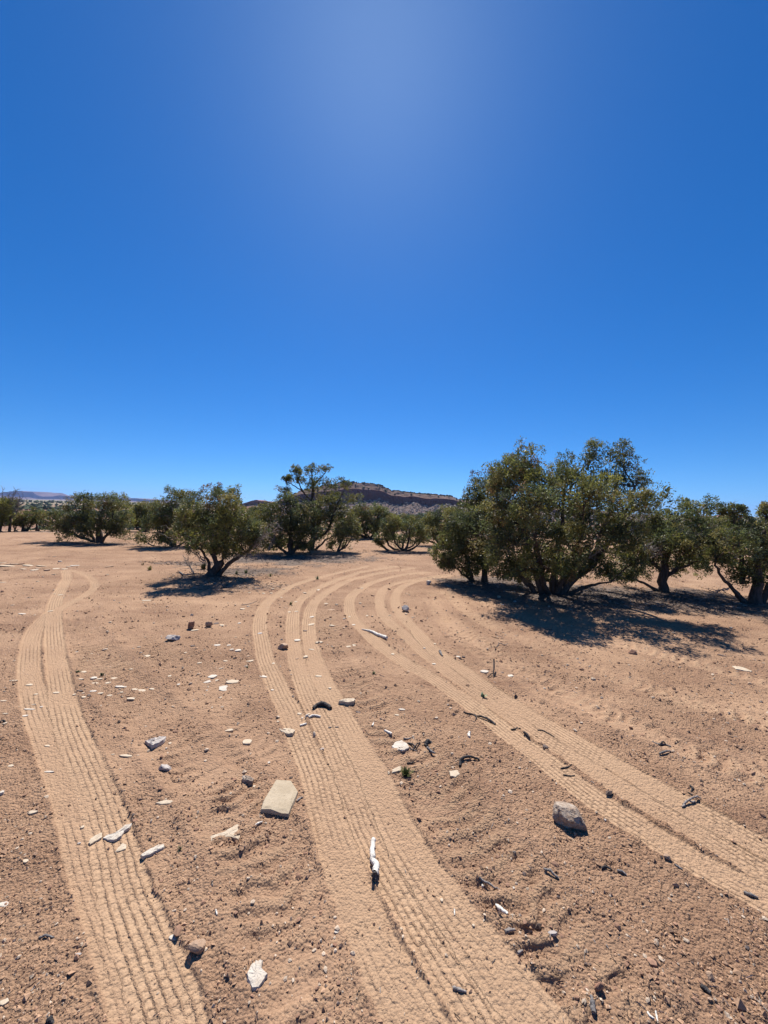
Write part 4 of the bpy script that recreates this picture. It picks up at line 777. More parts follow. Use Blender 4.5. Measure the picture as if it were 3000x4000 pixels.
bare_tree()
# ---------------------------------------------------------------- weeds
def weed(name, label, u, v, hpx, n, colour, spread=.5, wpx=2.0, cat='weed', group=None):
    rng = np.random.default_rng(int(u * 7 + v)); x, y = G(u, v); pm = ppm(u, v); h = hpx / pm; z = gz(x, y)
    a = rng.uniform(0, 6.28, n); sp = rng.uniform(.1, 1, n) * spread; L = h * rng.uniform(.5, 1, n)
    b0 = np.stack([rng.normal(0, h * .12, n), rng.normal(0, h * .12, n), np.full(n, -.003)], -1)
    tip = b0 + np.stack([np.cos(a) * sp * L * 1.2, np.sin(a) * sp * L * 1.2, L * np.cos(sp * .9)], -1); mid = (b0 + tip) / 2 + np.array([0, 0, .12]) * L[:, None]
    w = np.stack([-np.sin(a), np.cos(a), a * 0], -1) * (wpx / pm / 2)
    V = np.stack([b0 - w, b0 + w, mid + w, mid - w, tip + w * .25, tip - w * .25], 1).reshape(-1, 3)
    F = (np.array([(0, 1, 2, 3), (3, 2, 4, 5)])[None] + (np.arange(n) * 6)[:, None, None]).reshape(-1, 4)
    T = np.concatenate([np.repeat(np.array(colour)[None] * rng.uniform(.7, 1.3, (n, 1)), 6, 0), np.ones((n * 6, 1))], 1)
    o = mesh_np(name, V, F, False, M['grass'], attr={'tint': T}); o.location = (x, y, z); tag(o, label, cat, group)
GR = (.10, .14, .045)
weed('yucca', 'small dark spiky yucca at the left foot of the leaning juniper', 795, 2222, 30, 46, (.06, .075, .035), .7, 2.2, 'plant')
weed('grass_tuft', 'yellow green grass tuft on open soil left of the leaning juniper', 585, 2228, 22, 30, (.24, .24, .06), .6, 1.6)
weed('grass_tuft', 'faint dry tuft just left of the yellow green grass tuft', 558, 2208, 14, 18, (.26, .22, .11), .7, 1.4)
weed('grass_tuft', 'low green weed in litter right of the leaning trunk', 925, 2238, 16, 26, GR, .9, 1.8)
weed('grass_tuft', 'second low weed in litter right of the leaning trunk', 962, 2236, 18, 26, GR, .9, 1.8)
weed('grass_tuft', 'pale weed furthest right of the leaning trunk, at litter edge', 1056, 2250, 18, 24, (.2, .22, .09), .8, 1.8)
weed('grass_tuft', 'grey green weed sprouting where the centre tracks bend', 1240, 2264, 16, 26, (.14, .17, .08), .9, 1.8)
weed('grass_tuft', 'green weed between the two left centre tracks', 1136, 2362, 18, 26, (.13, .16, .06), .9, 2.0)
weed('grass_tuft', 'tiny green weed on the rim beside the loop track', 348, 2338, 6, 14, (.12, .13, .04), 1, 2)
weed('grass_tuft', 'dark green sprig at left end of the pale chip scatter', 304, 2632, 14, 18, (.05, .09, .04), 1, 3.2)
weed('grass_tuft', 'dark green sprig above the middle of the chip scatter', 397, 2638, 16, 20, (.05, .09, .04), 1, 3.2)
weed('grass_tuft', 'mossy green tuft touching the cream stone beside centre track', 1586, 3022, 34, 120, (.10, .115, .035), 1, 2.6)
weed('grass_tuft', 'thin green weed in the soil between centre ruts', 1460, 2640, 14, 20, (.12, .14, .06), 1, 2.5)
weed('grass_tuft', 'faint green sprig right of the pale blade shaped rocks', 702, 3312, 18, 22, (.08, .10, .045), 1, 3)
weed('grass_tuft', 'tiny green sprig left of the grouped white stones', 838, 2585, 9, 12, (.05, .09, .05), 1, 2.6)
weed('grass_tuft', 'tiny green sprig left of the bending centre track', 967, 2608, 9, 12, (.05, .09, .05), 1, 2.6)
weed('seedling', 'pale green leafy seedling standing on the right double track', 1888, 2720, 22, 10, (.22, .30, .17), 1.1, 7, 'plant')
# ---------------------------------------------------------------- stones
LM = {  # landmarks the labels lean on
 'the big buff slab': (1090, 3125), 'the large mottled boulder': (2216, 3190), 'the bent bleached stick': (1462, 3360), 'the broad white slab': (1563, 2918), 'the long white branch': (1460, 2478),
 'the jagged grey rock': (605, 2902), 'the brown stump-like stone': (747, 2443), 'the crumbly white rock': (1003, 3812), 'the long cream slab': (2898, 2613), 'the leaning juniper trunk': (838, 2246), 'the cream slab with undercut edge': (1354, 2755),
 'the white blade-shaped rock': (458, 3245), 'the lone tan cobble': (768, 3684), 'the left track fork': (205, 2400), 'the far left ledge stones': (110, 2208), 'the white-topped block': (1675, 2276), 'the big grouped white stone': (877, 2683),
 'the reddish block between tracks': (1105, 2526), 'the black branch on the track': (1880, 2805), 'the pale chip row': (474, 2680), 'the wedge rock by the bend': (1582, 2378), 'the largest juniper': (2150, 2315), 'the white chip by the dark twig': (1893, 2626), 'the forked grey wood': (2705, 3137)}
USED = {}
ORD = ['nearest', 'second', 'third', 'fourth', 'fifth', 'sixth', 'seventh', 'eighth', 'ninth', 'tenth', 'eleventh', 'twelfth']
PENDING = []
def outline_ellipse(u, v, w, h, rng, n=9, rot=0.0, jag=.22):
    a = np.linspace(0, 2 * np.pi, n, endpoint=False) + rng.uniform(-.2, .2, n); r = 1 + rng.uniform(-jag, jag * .6, n)
    x0, y0 = G(u, v); pm = ppm(u, v); wm = w / pm * .5
    y_a = G(u, v + h / 2)[1]; y_b = G(u, v - h / 2)[1]; full = abs(y_b - y_a) / 2
    dm = min(full * .9, wm * 1.1); dpx = dm / max(full, 1e-6) * h
    th = np.clip((h - dpx) / pm * .95, .005, wm * 1.1)
    px_ = np.cos(a) * wm * r; py_ = np.sin(a) * dm * r; c, s = math.cos(rot), math.sin(rot)
    return x0, y0, np.stack([px_ * c - py_ * s, px_ * s + py_ * c], -1), th
def slab_mesh(name, x0, y0, loc, th, mat, rng, tilt=(0, 0), embed=.35, rings=2, relief=.06):
    """closed irregular flat stone: buried foot, ragged side, worn top"""
    n = len(loc); V = []; z = gz(x0, y0)
    c = loc.mean(0); rel = loc - c
    V.append(np.column_stack([rel * .9 + c, np.full(n, -th * embed - .006)]))
    V.append(np.column_stack([rel * rng.uniform(.96, 1.04, (n, 1)) + c, th * rng.uniform(.25, .5, n)]))
    V.append(np.column_stack([rel * rng.uniform(.9, .99, (n, 1)) + c, th * rng.uniform(.78, .98, n)]))
    for k in range(rings - 1): 
        f = .55 if rings == 2 else (.7, .35)[k]
        V.append(np.column_stack([rel * f * rng.uniform(.9, 1.1, (n, 1)) + c, th * (1 + rng.uniform(-relief, relief, n))]))
    V = np.array(V); nR = len(V); ii = np.arange(nR * n).reshape(nR, n); jj = np.roll(ii, -1, 1)
    F = np.stack([ii[:-1], jj[:-1], jj[1:], ii[1:]], -1).reshape(-1, 4).tolist()
    VV = V.reshape(-1, 3); ctr = len(VV); VV = np.vstack([VV, [[c[0], c[1], th * 1.02], [c[0], c[1], -th * embed - .006]]])
    for i in range(n): F.append([nR * n - n + i, nR * n - n + (i + 1) % n, ctr]); F.append([(i + 1) % n, i, ctr + 1])
    VV[:, 2] += VV[:, 0] * tilt[0] + VV[:, 1] * tilt[1]
    me = bpy.data.meshes.new(name); me.from_pydata(VV.tolist(), [], F); me.materials.append(mat); me.update()
    o = bpy.data.objects.new(name, me); COL.objects.link(o); o.location = (x0, y0, z - th * .18); return o
def facet_rock(name, x0, y0, size, mat, seed, sink=.2, planes=14, nz=.03, sub=4, rot=0, cuts=None):
    rng = np.random.default_rng(seed); v, f = ico(sub)
    pn = rng.normal(0, 1, (planes, 3)); pn /= np.linalg.norm(pn, axis=1)[:, None]; pd = rng.uniform(.55, .95, planes)
    if cuts: 
        pn = np.vstack([pn, [c[:3] for c in cuts]]); pn /= np.linalg.norm(pn, axis=1)[:, None]; pd = np.append(pd, [c[3] for c in cuts])
    dt = v @ pn.T; r = np.where(dt > .05, pd[None] / np.maximum(dt, .05), 9).min(1); r = np.minimum(r, 1.2)
    v2 = v * r[:, None]; v2 += v * (nz * (vn(v2[:, 0] * 4 + v2[:, 2] * 3, v2[:, 1] * 4 - v2[:, 2] * 2, seed) + .5 * vn(v2[:, 0] * 11 + v2[:, 2] * 7, v2[:, 1] * 11 + v2[:, 2] * 5, seed + 1)))[:, None]
    v2 = v2 * np.array(size)[None]; c, s = math.cos(rot), math.sin(rot); v2 = np.stack([v2[:, 0] * c - v2[:, 1] * s, v2[:, 0] * s + v2[:, 1] * c, v2[:, 2]], -1)
    v2[:, 2] += size[2] * (1 - sink * 2)
    o = mesh_np(name, v2, f, False, mat); o.location = (x0, y0, gz(x0, y0)); return o
def queue(o, u, v, what): PENDING.append((o, u, v, what))
WORD = {'white': 'white', 'cream': 'cream', 'grey': 'grey', 'red': 'reddish', 'tan': 'tan', 'dark': 'dark', 'mottled': 'mottled', 'slab': 'buff'}
def chip(u, v, w, h, kind='cream', rot=0.0, label=None):
    rng = np.random.default_rng(int(u * 13 + v * 7)); x0, y0, loc, th = outline_ellipse(u, v, w, h, rng, 9 if w > 24 else 7, rot)
    o = slab_mesh('stone', x0, y0, loc, th, M[kind], rng, (rng.uniform(-.12, .12), rng.uniform(-.15, .05)), rings=2 if w < 60 else 3)
    big = w / ppm(u, v)
    shape = 'long thin' if w > 4.2 * h and w > 20 else ('small' if big < .055 else ('flat' if w > 2 * h else 'chunky'))
    if label: tag(o, label, 'stone', 'loose stones on the clearing')
    else: queue(o, u, v, f'{shape} {WORD[kind]} stone')
    return o
def poly_slab(pts, th, kind, label, tilt=(0, 0), relief=.1, rings=3, sub=3):
    rng = np.random.default_rng(int(pts[0][0])); g = np.array([G(*p) for p in pts]); c0 = g.mean(0)
    q = []
    for i in range(len(g)):
        a, b = g[i], g[(i + 1) % len(g)]
        for k in range(sub): q.append(a + (b - a) * k / sub + (rng.normal(0, 1, 2) * np.linalg.norm(b - a) * .035 if k else 0))
    loc = np.array(q) - c0
    if (np.roll(loc, -1, 0)[:, 1] * loc[:, 0] - np.roll(loc, -1, 0)[:, 0] * loc[:, 1]).sum() < 0: loc = loc[::-1]
    o = slab_mesh('stone', c0[0], c0[1], loc, th, M[kind], rng, tilt, rings=rings, relief=relief); tag(o, label, 'stone', 'loose stones on the clearing'); return o
# key stones
poly_slab([(1078, 3050), (1138, 3056), (1165, 3098), (1150, 3140), (1128, 3186), (1100, 3183), (1053, 3172), (1013, 3172), (1030, 3130)], .030, 'slab', 'big buff sandstone slab lying flat left of the centre tracks', (0, .02), .02, sub=1)
poly_slab([(818, 3265), (868, 3250), (900, 3232), (925, 3218), (948, 3228), (940, 3250), (932, 3278), (905, 3268), (870, 3266), (822, 3284)], .007, 'cream', 'thin boot-shaped cream slab left of the big buff slab', relief=.2)
poly_slab([(1528, 2922), (1545, 2903), (1570, 2898), (1590, 2910), (1600, 2925), (1580, 2937), (1552, 2938)], .012, 'white', 'broad bright white slab lying right of the centre tracks')
poly_slab([(400, 3262), (418, 3252), (445, 3250), (470, 3232), (492, 3214), (517, 3212), (508, 3228), (486, 3240), (475, 3262), (446, 3276), (420, 3272)], .016, 'white', 'white blade-shaped rock lying across the left track', (.1, 0), .12)
poly_slab([(345, 3285), (352, 3268), (375, 3252), (400, 3243), (398, 3262), (378, 3275), (352, 3290)], .009, 'cream', 'tan blade-shaped flake pressed in beside the white blade-shaped rock')
poly_slab([(446, 3318), (462, 3298), (480, 3282), (496, 3288), (492, 3304), (470, 3312)], .007, 'cream', 'small tan flake just below the white blade-shaped rock')
poly_slab([(548, 3338), (580, 3318), (612, 3298), (643, 3290), (640, 3306), (615, 3320), (585, 3338), (556, 3348)], .018, 'white', 'long white rock with dark lower edge right of left track', (0, -.1), .08)
poly_slab([(964, 3806), (980, 3775), (1000, 3759), (1027, 3757), (1022, 3788), (1045, 3812), (1030, 3840), (1010, 3868), (985, 3870), (967, 3834)], .014, 'white', 'crumbly white rock near the bottom, left of the centre tracks', (0, 0), .1)
poly_slab([(1088, 2853), (1104, 2849), (1135, 2850), (1153, 2858), (1146, 2872), (1125, 2874), (1098, 2864)], .024, 'cream', 'cream trapezoid slab on the left edge of the centre tracks', (0, -.08))
poly_slab([(1322, 2748), (1345, 2741), (1370, 2739), (1388, 2744), (1384, 2754), (1362, 2760), (1345, 2754), (1322, 2752)], .03, 'cream', 'cream slab with undercut edge beside the black curved stick', (.05, -.1))
poly_slab([(2858, 2602), (2885, 2604), (2915, 2612), (2938, 2622), (2934, 2627), (2905, 2621), (2875, 2615)], .012, 'cream', 'long cream slab lying alone far right on the bare soil')
poly_slab([(565, 2896), (590, 2884), (628, 2876), (650, 2876), (640, 2895), (612, 2914), (590, 2922), (578, 2908)], .03, 'grey', 'jagged grey and white rock with dark edge left of centre', (.05, -.15), .25)
poly_slab([(1513, 3018), (1530, 3010), (1555, 2998), (1568, 3004), (1566, 3012), (1545, 3018), (1518, 3025)], .008, 'cream', 'cream stone touching the mossy green tuft')
poly_slab([(1752, 3015), (1785, 3012), (1806, 3016), (1800, 3028), (1780, 3040), (1760, 3036)], .005, 'cream', 'flush cream slab below the hooked black branch')
poly_slab([(607, 3132), (640, 3121), (670, 3122), (682, 3126), (670, 3133), (640, 3137)], .008, 'cream', 'ragged cream flake lying alone left of the big buff slab')
poly_slab([(945, 3034), (965, 3036), (992, 3048), (988, 3058), (965, 3056), (945, 3050)], .02, 'mottled', 'pinkish grey block just beyond the big buff slab', (0, .05), .2)
x, y = G(2214, 3212); tag(facet_rock('boulder', x, y, (.088, .068, .062), M['mottled'], 52, .2, 11, .06, 4, -.3, [(-.8, -.5, .3, .66), (.25, -.95, -.25, .72), (.2, -.55, 1, .6), (.9, .1, .35, .76)]), 'large mottled grey white boulder casting black shadow on right', 'boulder', 'loose stones on the clearing')
x, y = G(768, 3700); tag(facet_rock('stone', x, y, (.026, .024, .022), M['tan'], 31, .2, 12, .04, 3), 'lone tan cobble near the bottom, right of the left track', 'stone', 'loose stones on the clearing')
x, y = G(747, 2456); tag(facet_rock('stone', x, y, (.05, .045, .06), M['red'], 32, .15, 4, .03, 3, 0, [(1, 0, 0, .7), (-1, 0, 0, .7), (0, 0, 1, .8), (0, -1, 0, .7)]), 'brown stump-like stone standing upright left of centre', 'stone', 'loose stones on the clearing')
x, y = G(816, 2450); tag(facet_rock('stone', x, y, (.038, .036, .045), M['tan'], 33, .15, 10, .03, 3), 'rounded tan stone just right of the brown stump-like stone', 'stone', 'loose stones on the clearing')
x, y = G(675, 2500); tag(facet_rock('stone', x, y, (.075, .05, .045), M['grey'], 34, .25, 9, .05, 3), 'grey and white angular stone left of the brown stump-like stone', 'stone', 'loose stones on the clearing')
x, y = G(1106, 2535); tag(facet_rock('stone', x, y, (.058, .05, .045), M['tan'], 35, .25, 7, .03, 3, 0, [(-.6, -.7, .3, .6), (.2, .1, 1, .7)]), 'reddish block between the two left centre tracks', 'stone', 'loose stones on the clearing')
x, y = G(1582, 2386); tag(facet_rock('stone', x, y, (.055, .05, .055), M['grey'], 36, .2, 8, .04, 3), 'wedge rock by the bend of the rightmost track', 'stone', 'loose stones on the clearing')
x, y = G(1675, 2284); tag(facet_rock('stone', x, y, (.055, .05, .055), M['white'], 37, .15, 3, .02, 3, .3, [(1, 0, 0, .75), (-1, 0, 0, .75), (0, 0, 1, .75), (0, -1, 0, .7)]), 'white-topped block on the outside of the bend near the junipers', 'stone', 'loose stones on the clearing')
x, y = G(642, 2998); tag(facet_rock('stone', x, y, (.04, .025, .02), M['grey'], 38, .25, 8, .05, 3), 'grey white rock below the jagged grey rock', 'stone', 'loose stones on the clearing')
x, y = G(2468, 2550); tag(facet_rock('stone', x, y, (.045, .03, .03), M['red'], 39, .3, 8, .03, 3), 'red stone just in front of the wide juniper shadow', 'stone', 'loose stones on the clearing')
x, y = G(2130, 2922); tag(facet_rock('stone', x, y, (.024, .018, .014), M['dark'], 40, .3, 8, .03, 3), 'dark stone on the right tracks beyond the mottled boulder', 'stone', 'loose stones on the clearing')
x, y = G(2777, 3828); tag(facet_rock('stone', x, y, (.014, .012, .011), M['tan'], 41, .3, 8, .03, 3), 'small tan stone near the bottom right corner', 'stone', 'loose stones on the clearing')
x, y = G(2339, 3850); tag(facet_rock('stone', x, y, (.015, .013, .013), M['red'], 42, .2, 8, .03, 3), 'small red stone near the bottom, right of the rutted track', 'stone', 'loose stones on the clearing')
x, y = G(2605, 3364); tag(facet_rock('stone', x, y, (.012, .011, .011), M['tan'], 43, .2, 8, .03, 3), 'small tan stone below the right tracks, past the mottled boulder', 'stone', 'loose stones on the clearing')
CH = [  # u, v, w, h, kind
 (28,2212,52,12,'cream'),(58,2203,54,11,'white'),(84,2203,30,8,'tan'),(112,2209,40,10,'cream'),(168,2210,44,9,'cream'),(10,2198,22,6,'cream'),(220,2219,26,6,'cream'),(254,2222,24,6,'cream'),(291,2209,33,8,'white'),(267,2213,16,5,'cream'),
 (234,2195,14,7,'white'),(136,2227,26,8,'cream'),(184,2227,22,12,'tan'),(26,2226,22,5,'tan'),(150,2219,20,6,'tan'),(95,2222,24,5,'cream'),(423,2213,38,7,'tan'),(420,2247,11,5,'cream'),(147,2271,11,5,'cream'),(114,2334,12,5,'cream'),(50,2364,14,6,'cream'),(88,2401,32,6,'white'),
 (212,2316,11,4,'cream'),(235,2320,18,5,'cream'),(195,2389,23,6,'cream'),(573,2347,43,5,'cream'),(302,2544,14,6,'white'),(359,2550,9,5,'cream'),(572,2562,38,13,'cream'),(210,2244,14,5,'cream'),(12,2275,20,5,'cream'),
 (53,2664,36,5,'cream'),(114,2674,26,12,'cream'),(326,2627,24,8,'cream'),(365,2648,24,18,'white'),(389,2652,26,7,'cream'),(316,2658,24,5,'cream'),(373,2668,36,7,'cream'),(446,2647,40,13,'cream'),(422,2664,20,10,'cream'),(474,2680,50,11,'white'),
 (527,2690,26,8,'cream'),(555,2692,40,12,'cream'),(594,2688,22,8,'cream'),(313,2700,25,6,'dark'),(324,2706,14,5,'cream'),(363,2702,30,7,'white'),(392,2707,20,9,'cream'),(429,2712,22,9,'cream'),(476,2702,18,7,'cream'),(512,2727,32,12,'cream'),
 (327,2727,18,9,'cream'),(290,2711,13,12,'cream'),(221,2703,28,8,'cream'),(115,2767,49,7,'white'),(161,2758,11,6,'white'),(132,2749,21,5,'cream'),(95,2793,29,10,'white'),(22,2788,26,6,'cream'),(14,2739,24,7,'cream'),(140,2710,13,10,'cream'),
 (496,2951,56,13,'cream'),(191,3010,42,7,'white'),(43,2990,24,13,'cream'),(186,2908,24,8,'cream'),(441,2944,16,4,'cream'),(511,2612,15,7,'cream'),
 (760,2462,30,10,'cream'),(846,2436,26,8,'dark'),(868,2444,20,8,'cream'),(935,2437,14,8,'white'),(754,2525,20,7,'dark'),(947,2381,21,10,'cream'),(848,2520,32,8,'white'),(894,2521,18,7,'white'),(920,2491,10,4,'cream'),(906,2539,17,11,'white'),(931,2543,26,14,'white'),
 (977,2579,36,12,'cream'),(969,2564,14,6,'tan'),(881,2582,17,5,'cream'),(779,2590,19,7,'cream'),(1068,2590,14,7,'cream'),(724,2551,11,5,'cream'),(662,2644,15,9,'cream'),(830,2643,35,18,'white'),(809,2660,32,12,'white'),(848,2657,15,8,'cream'),(909,2664,50,17,'cream'),(877,2685,45,25,'white'),
 (862,2613,16,5,'cream'),(1029,2639,40,12,'white'),(1064,2694,12,7,'white'),(697,2673,14,7,'white'),(808,2692,9,6,'white'),(861,2720,12,6,'cream'),(966,2483,15,7,'dark'),(1014,2475,20,7,'grey'),
 (893,2848,38,11,'cream'),(1085,2825,12,10,'cream'),(967,2895,38,30,'cream'),(665,2894,13,14,'cream'),(650,2915,9,5,'white'),(916,3044,18,13,'red'),(995,3066,17,10,'cream'),(1050,2975,11,12,'white'),(1181,2806,9,6,'white'),(1169,2790,20,8,'cream'),(1146,2722,14,7,'dark'),
 (1249,2306,22,6,'white'),(1273,2356,20,5,'cream'),(1295,2379,30,8,'tan'),(1315,2365,13,6,'cream'),(1129,2389,16,5,'cream'),(1158,2386,18,5,'cream'),(1219,2408,20,7,'white'),(1216,2438,29,10,'cream'),(1297,2443,24,6,'cream'),(1345,2420,11,8,'white'),(1381,2438,18,6,'white'),(1365,2406,11,4,'cream'),
 (1193,2465,22,7,'dark'),(1164,2501,32,14,'white'),(1246,2513,30,8,'cream'),(1361,2527,22,7,'cream'),(1385,2526,21,10,'cream'),(1194,2569,20,11,'cream'),(1160,2573,14,6,'tan'),(1245,2644,29,8,'cream'),(1400,2298,13,6,'red'),(1414,2299,12,4,'cream'),(1457,2330,18,8,'red'),(1407,2358,10,5,'cream'),
 (1523,2402,13,5,'cream'),(1434,2404,13,5,'cream'),(1589,2323,14,5,'tan'),(1587,2397,11,6,'cream'),(1534,2557,15,9,'cream'),(1595,2630,16,7,'tan'),(1114,2373,14,5,'tan'),(1218,2538,26,5,'cream'),
 (1066,2302,12,7,'cream'),(1190,2318,16,5,'cream'),(1155,2350,14,5,'cream'),(1345,2456,12,5,'tan'),(1100,2335,10,4,'cream'),(1060,2318,14,5,'cream'),(1108,2300,12,4,'cream'),(1030,2318,14,4,'cream'),(1000,2300,12,5,'cream'),(975,2315,14,4,'cream'),
 (1949,2331,16,12,'cream'),(2011,2347,12,8,'grey'),(1790,2569,17,8,'white'),(1811,2569,15,11,'dark'),(1695,2596,17,8,'white'),(1658,2534,10,6,'grey'),(1699,2518,12,6,'cream'),(1893,2627,38,12,'white'),(1990,2639,34,13,'white'),(1961,2627,20,8,'dark'),
 (1289,2692,15,12,'cream'),(1398,2781,24,9,'dark'),(1571,2775,30,8,'white'),(1550,2794,20,7,'cream'),(1258,2926,17,12,'grey'),(1206,2790,14,6,'cream'),(2821,2561,32,8,'dark'),(2488,2784,20,6,'dark'),(2855,2456,10,8,'white'),
 (2363,3206,10,11,'grey'),(2268,3178,20,8,'tan'),(5,3097,20,30,'white'),(125,3172,45,16,'cream'),(527,3200,18,16,'red'),(100,3357,24,20,'cream'),(12,3525,40,28,'white'),(677,3650,34,24,'white'),(305,3724,28,12,'grey'),(15,3918,40,38,'cream'),(467,3983,20,14,'red'),
 (322,3220,13,18,'cream'),(309,3282,14,10,'grey'),(1315,3630,21,18,'white'),(1566,3632,16,10,'cream'),(1309,3682,20,15,'red'),(2007,3463,10,26,'white'),(2155,3646,42,20,'grey'),(2295,3752,30,13,'dark'),(2772,3915,22,18,'tan'),(1726,3505,14,18,'cream'),(1850,3605,12,12,'cream')]
for c in CH: chip(*c)
# ---------------------------------------------------------------- sticks and charred wood
def stick(pts, r, kind, label, name='stick', lift=.5, tip=None, ends=(1, .6), cat='stick', sub=5):
    if kind in ('char', 'driftgrey') and r < .013: r *= .72
    rng = np.random.default_rng(int(pts[0][0] * 3 + pts[0][1])); g = np.array([G(*p[:2]) for p in pts]); hz = np.array([p[2] if len(p) > 2 else 0 for p in pts])
    m = max(6, len(g) * sub); tt = np.linspace(0, len(g) - 1, m); x = np.interp(tt, range(len(g)), g[:, 0]); y = np.interp(tt, range(len(g)), g[:, 1]); z = np.interp(tt, range(len(g)), hz)
    for a in (x, y, z): a[1:-1] = (a[:-2] + 2 * a[1:-1] + a[2:]) / 4
    zz = gsample(GZ, x, y).astype(float); zz = np.maximum(zz, np.median(zz)) ; p = np.stack([x, y, zz + r * lift + z], -1); p[1:-1] += rng.normal(0, r * .12, (m - 2, 3))
    rad = np.interp(np.linspace(0, 1, m), [0, .5, 1], [r * ends[0], r, r * ends[1]]) * (1 + rng.normal(0, .07, m)); org = p.mean(0).copy(); org[2] = zz.mean()
    o = empty(name, org) if tip else None; t = Tubes(); 
    if tip:
        k = int(m * tip); t.add(p[:k + 1], rad[:k + 1], 8 if r > .006 else 6); t.build('wood', M[kind], o, org)
        t2 = Tubes(); t2.add(p[k:], rad[k:] * .97, 6); t2.build('charred_end', M['char'], o, org)
    else:
        t.add(p, rad, 6); o = t.build(name, M[kind], None, org); o.location = org
    if label: tag(o, label, cat, 'sticks lying on the clearing')
    return o
stick([(1460, 3284, .012), (1452, 3322, .010), (1455, 3352, .008), (1470, 3385, .012), (1467, 3412, .016), (1464, 3438, .014)], .0122, 'bleach', 'bent bleached stick with charred lower end beside the centre tracks', tip=.84, ends=(1, 1.15), lift=.9)
stick([(1412, 2457), (1432, 2461), (1450, 2466), (1475, 2480), (1511, 2498, .02)], .017, 'bleach', 'long white branch lying across a centre right track', ends=(.3, 1.2), name='branch', cat='branch')
stick([(943, 2364), (965, 2362), (985, 2357), (1003, 2350)], .008, 'driftgrey', 'thin curved grey branch below the leaning juniper shadow', ends=(1, .5))
stick([(1224, 2772), (1236, 2762), (1255, 2758, .01), (1278, 2763, .008), (1291, 2773)], .017, 'char', 'black curved stick on the centre left track', ends=(.8, .9))
stick([(1192, 2808), (1205, 2806), (1222, 2799, .006), (1252, 2802)], .008, 'bleach', 'slim white stick just below the black curved stick', ends=(.5, .9))
stick([(1172, 2835), (1196, 2829)], .0075, 'bleach', 'short straight white stick left of the centre left track', ends=(1, 1))
stick([(1455, 2839), (1460, 2825)], .006, 'bleach', 'tiny upright white splinter between the centre ruts')
stick([(1502, 2859), (1515, 2865), (1529, 2872)], .008, 'bleach', 'short white stick above the broad white slab', ends=(1, 1.1))
stick([(1283, 2843), (1295, 2841)], .007, 'driftgrey', 'short grey stick left of two on the centre track')
stick([(1310, 2840), (1322, 2841)], .006, 'driftgrey', 'short dark stick right of two on the centre track')
stick([(1832, 2882), (1831, 2870), (1836, 2862)], .009, 'bleach', 'bone-like white stick left of the right tracks', ends=(1.1, .8))
stick([(1810, 2786), (1850, 2794), (1880, 2800, .01), (1905, 2810, .01), (1934, 2826)], .010, 'char', 'black branch on the right tracks ending in a dark lump', ends=(.5, 1.3), name='branch', cat='branch')
stick([(1850, 2794), (1862, 2806), (1856, 2816)], .006, 'char', 'thin black twig forking from the black branch on the tracks')
stick([(1797, 3002), (1799, 2984), (1812, 2974, .01), (1840, 2970, .01), (1873, 2977)], .012, 'char', 'hooked black branch above the flush cream slab', ends=(1, .6), name='branch', cat='branch')
stick([(1996, 2848), (2015, 2846), (2033, 2842)], .009, 'char', 'dark stick lying across the right double track')
stick([(2046, 2868), (2058, 2876), (2068, 2888)], .011, 'char', 'stubby dark stick on the right track above the dark stone')
stick([(2100, 2849), (2120, 2849), (2150, 2866), (2165, 2876)], .006, 'char', 'thin dark twig curling over the rightmost track')
stick([(2190, 3005), (2216, 3000), (2234, 2998)], .006, 'char', 'upper of two black twigs on the right track by the boulder')
stick([(2200, 3028), (2225, 3033), (2246, 3031)], .006, 'char', 'lower of two black twigs on the right track by the boulder')
stick([(1928, 2616, .09), (1929, 2632, .04), (1927, 2646)], .010, 'char', 'dark upright twig standing between two white chips')
stick([(1905, 2648), (1920, 2640, .02), (1935, 2634)], .006, 'char', 'dark twig leaning at the foot of the upright twig')
stick([(1718, 2547), (1722, 2558), (1728, 2566)], .014, 'driftgrey', 'short grey wood stub on the right track bend')
stick([(1939, 2526), (1955, 2518, .02), (1972, 2520), (1984, 2512)], .006, 'driftgrey', 'thin pale forked twig in front of the largest juniper shadow')
stick([(1592, 2905), (1612, 2914, .01), (1630, 2925)], .008, 'char', 'black twig touching the right end of broad white slab')
stick([(1612, 2930), (1628, 2915, .015), (1640, 2900)], .006, 'char', 'black twig crossing others right of the broad white slab')
stick([(1600, 2922), (1622, 2930), (1640, 2932)], .005, 'driftgrey', 'grey twig below black twigs right of broad white slab')
stick([(1662, 2920, .01), (1670, 2908, .03), (1684, 2914, .02)], .014, 'char', 'charred knob of wood right of the black twigs')
stick([(1668, 2928), (1684, 2938), (1700, 2946)], .010, 'tanwood' if 'tanwood' in M else 'driftgrey', 'weathered splinter trailing from the charred knob')
stick([(1576, 2888), (1596, 2886), (1608, 2882)], .005, 'dead', 'thin pale twig above the broad white slab')
stick([(1590, 2980), (1610, 2976), (1622, 2974)], .006, 'char', 'dark twig between broad white slab and mossy tuft')
stick([(2548, 2905), (2565, 2912), (2590, 2910), (2622, 2920)], .010, 'driftgrey', 'grey charred twig on bare soil right of the right tracks')
stick([(2572, 2920), (2590, 2908, .02), (2605, 2916)], .007, 'char', 'black twig crossing the grey charred twig on the right')
stick([(2575, 2958), (2600, 2954, .012), (2628, 2952)], .009, 'driftgrey', 'stout grey stick below the grey charred twig on the right')
fw = empty('forked_wood', (*G(2705, 3140), gz(*G(2705, 3140)))); tag(fw, 'forked grey weathered wood lying right of the right tracks', 'stick', 'sticks lying on the clearing')
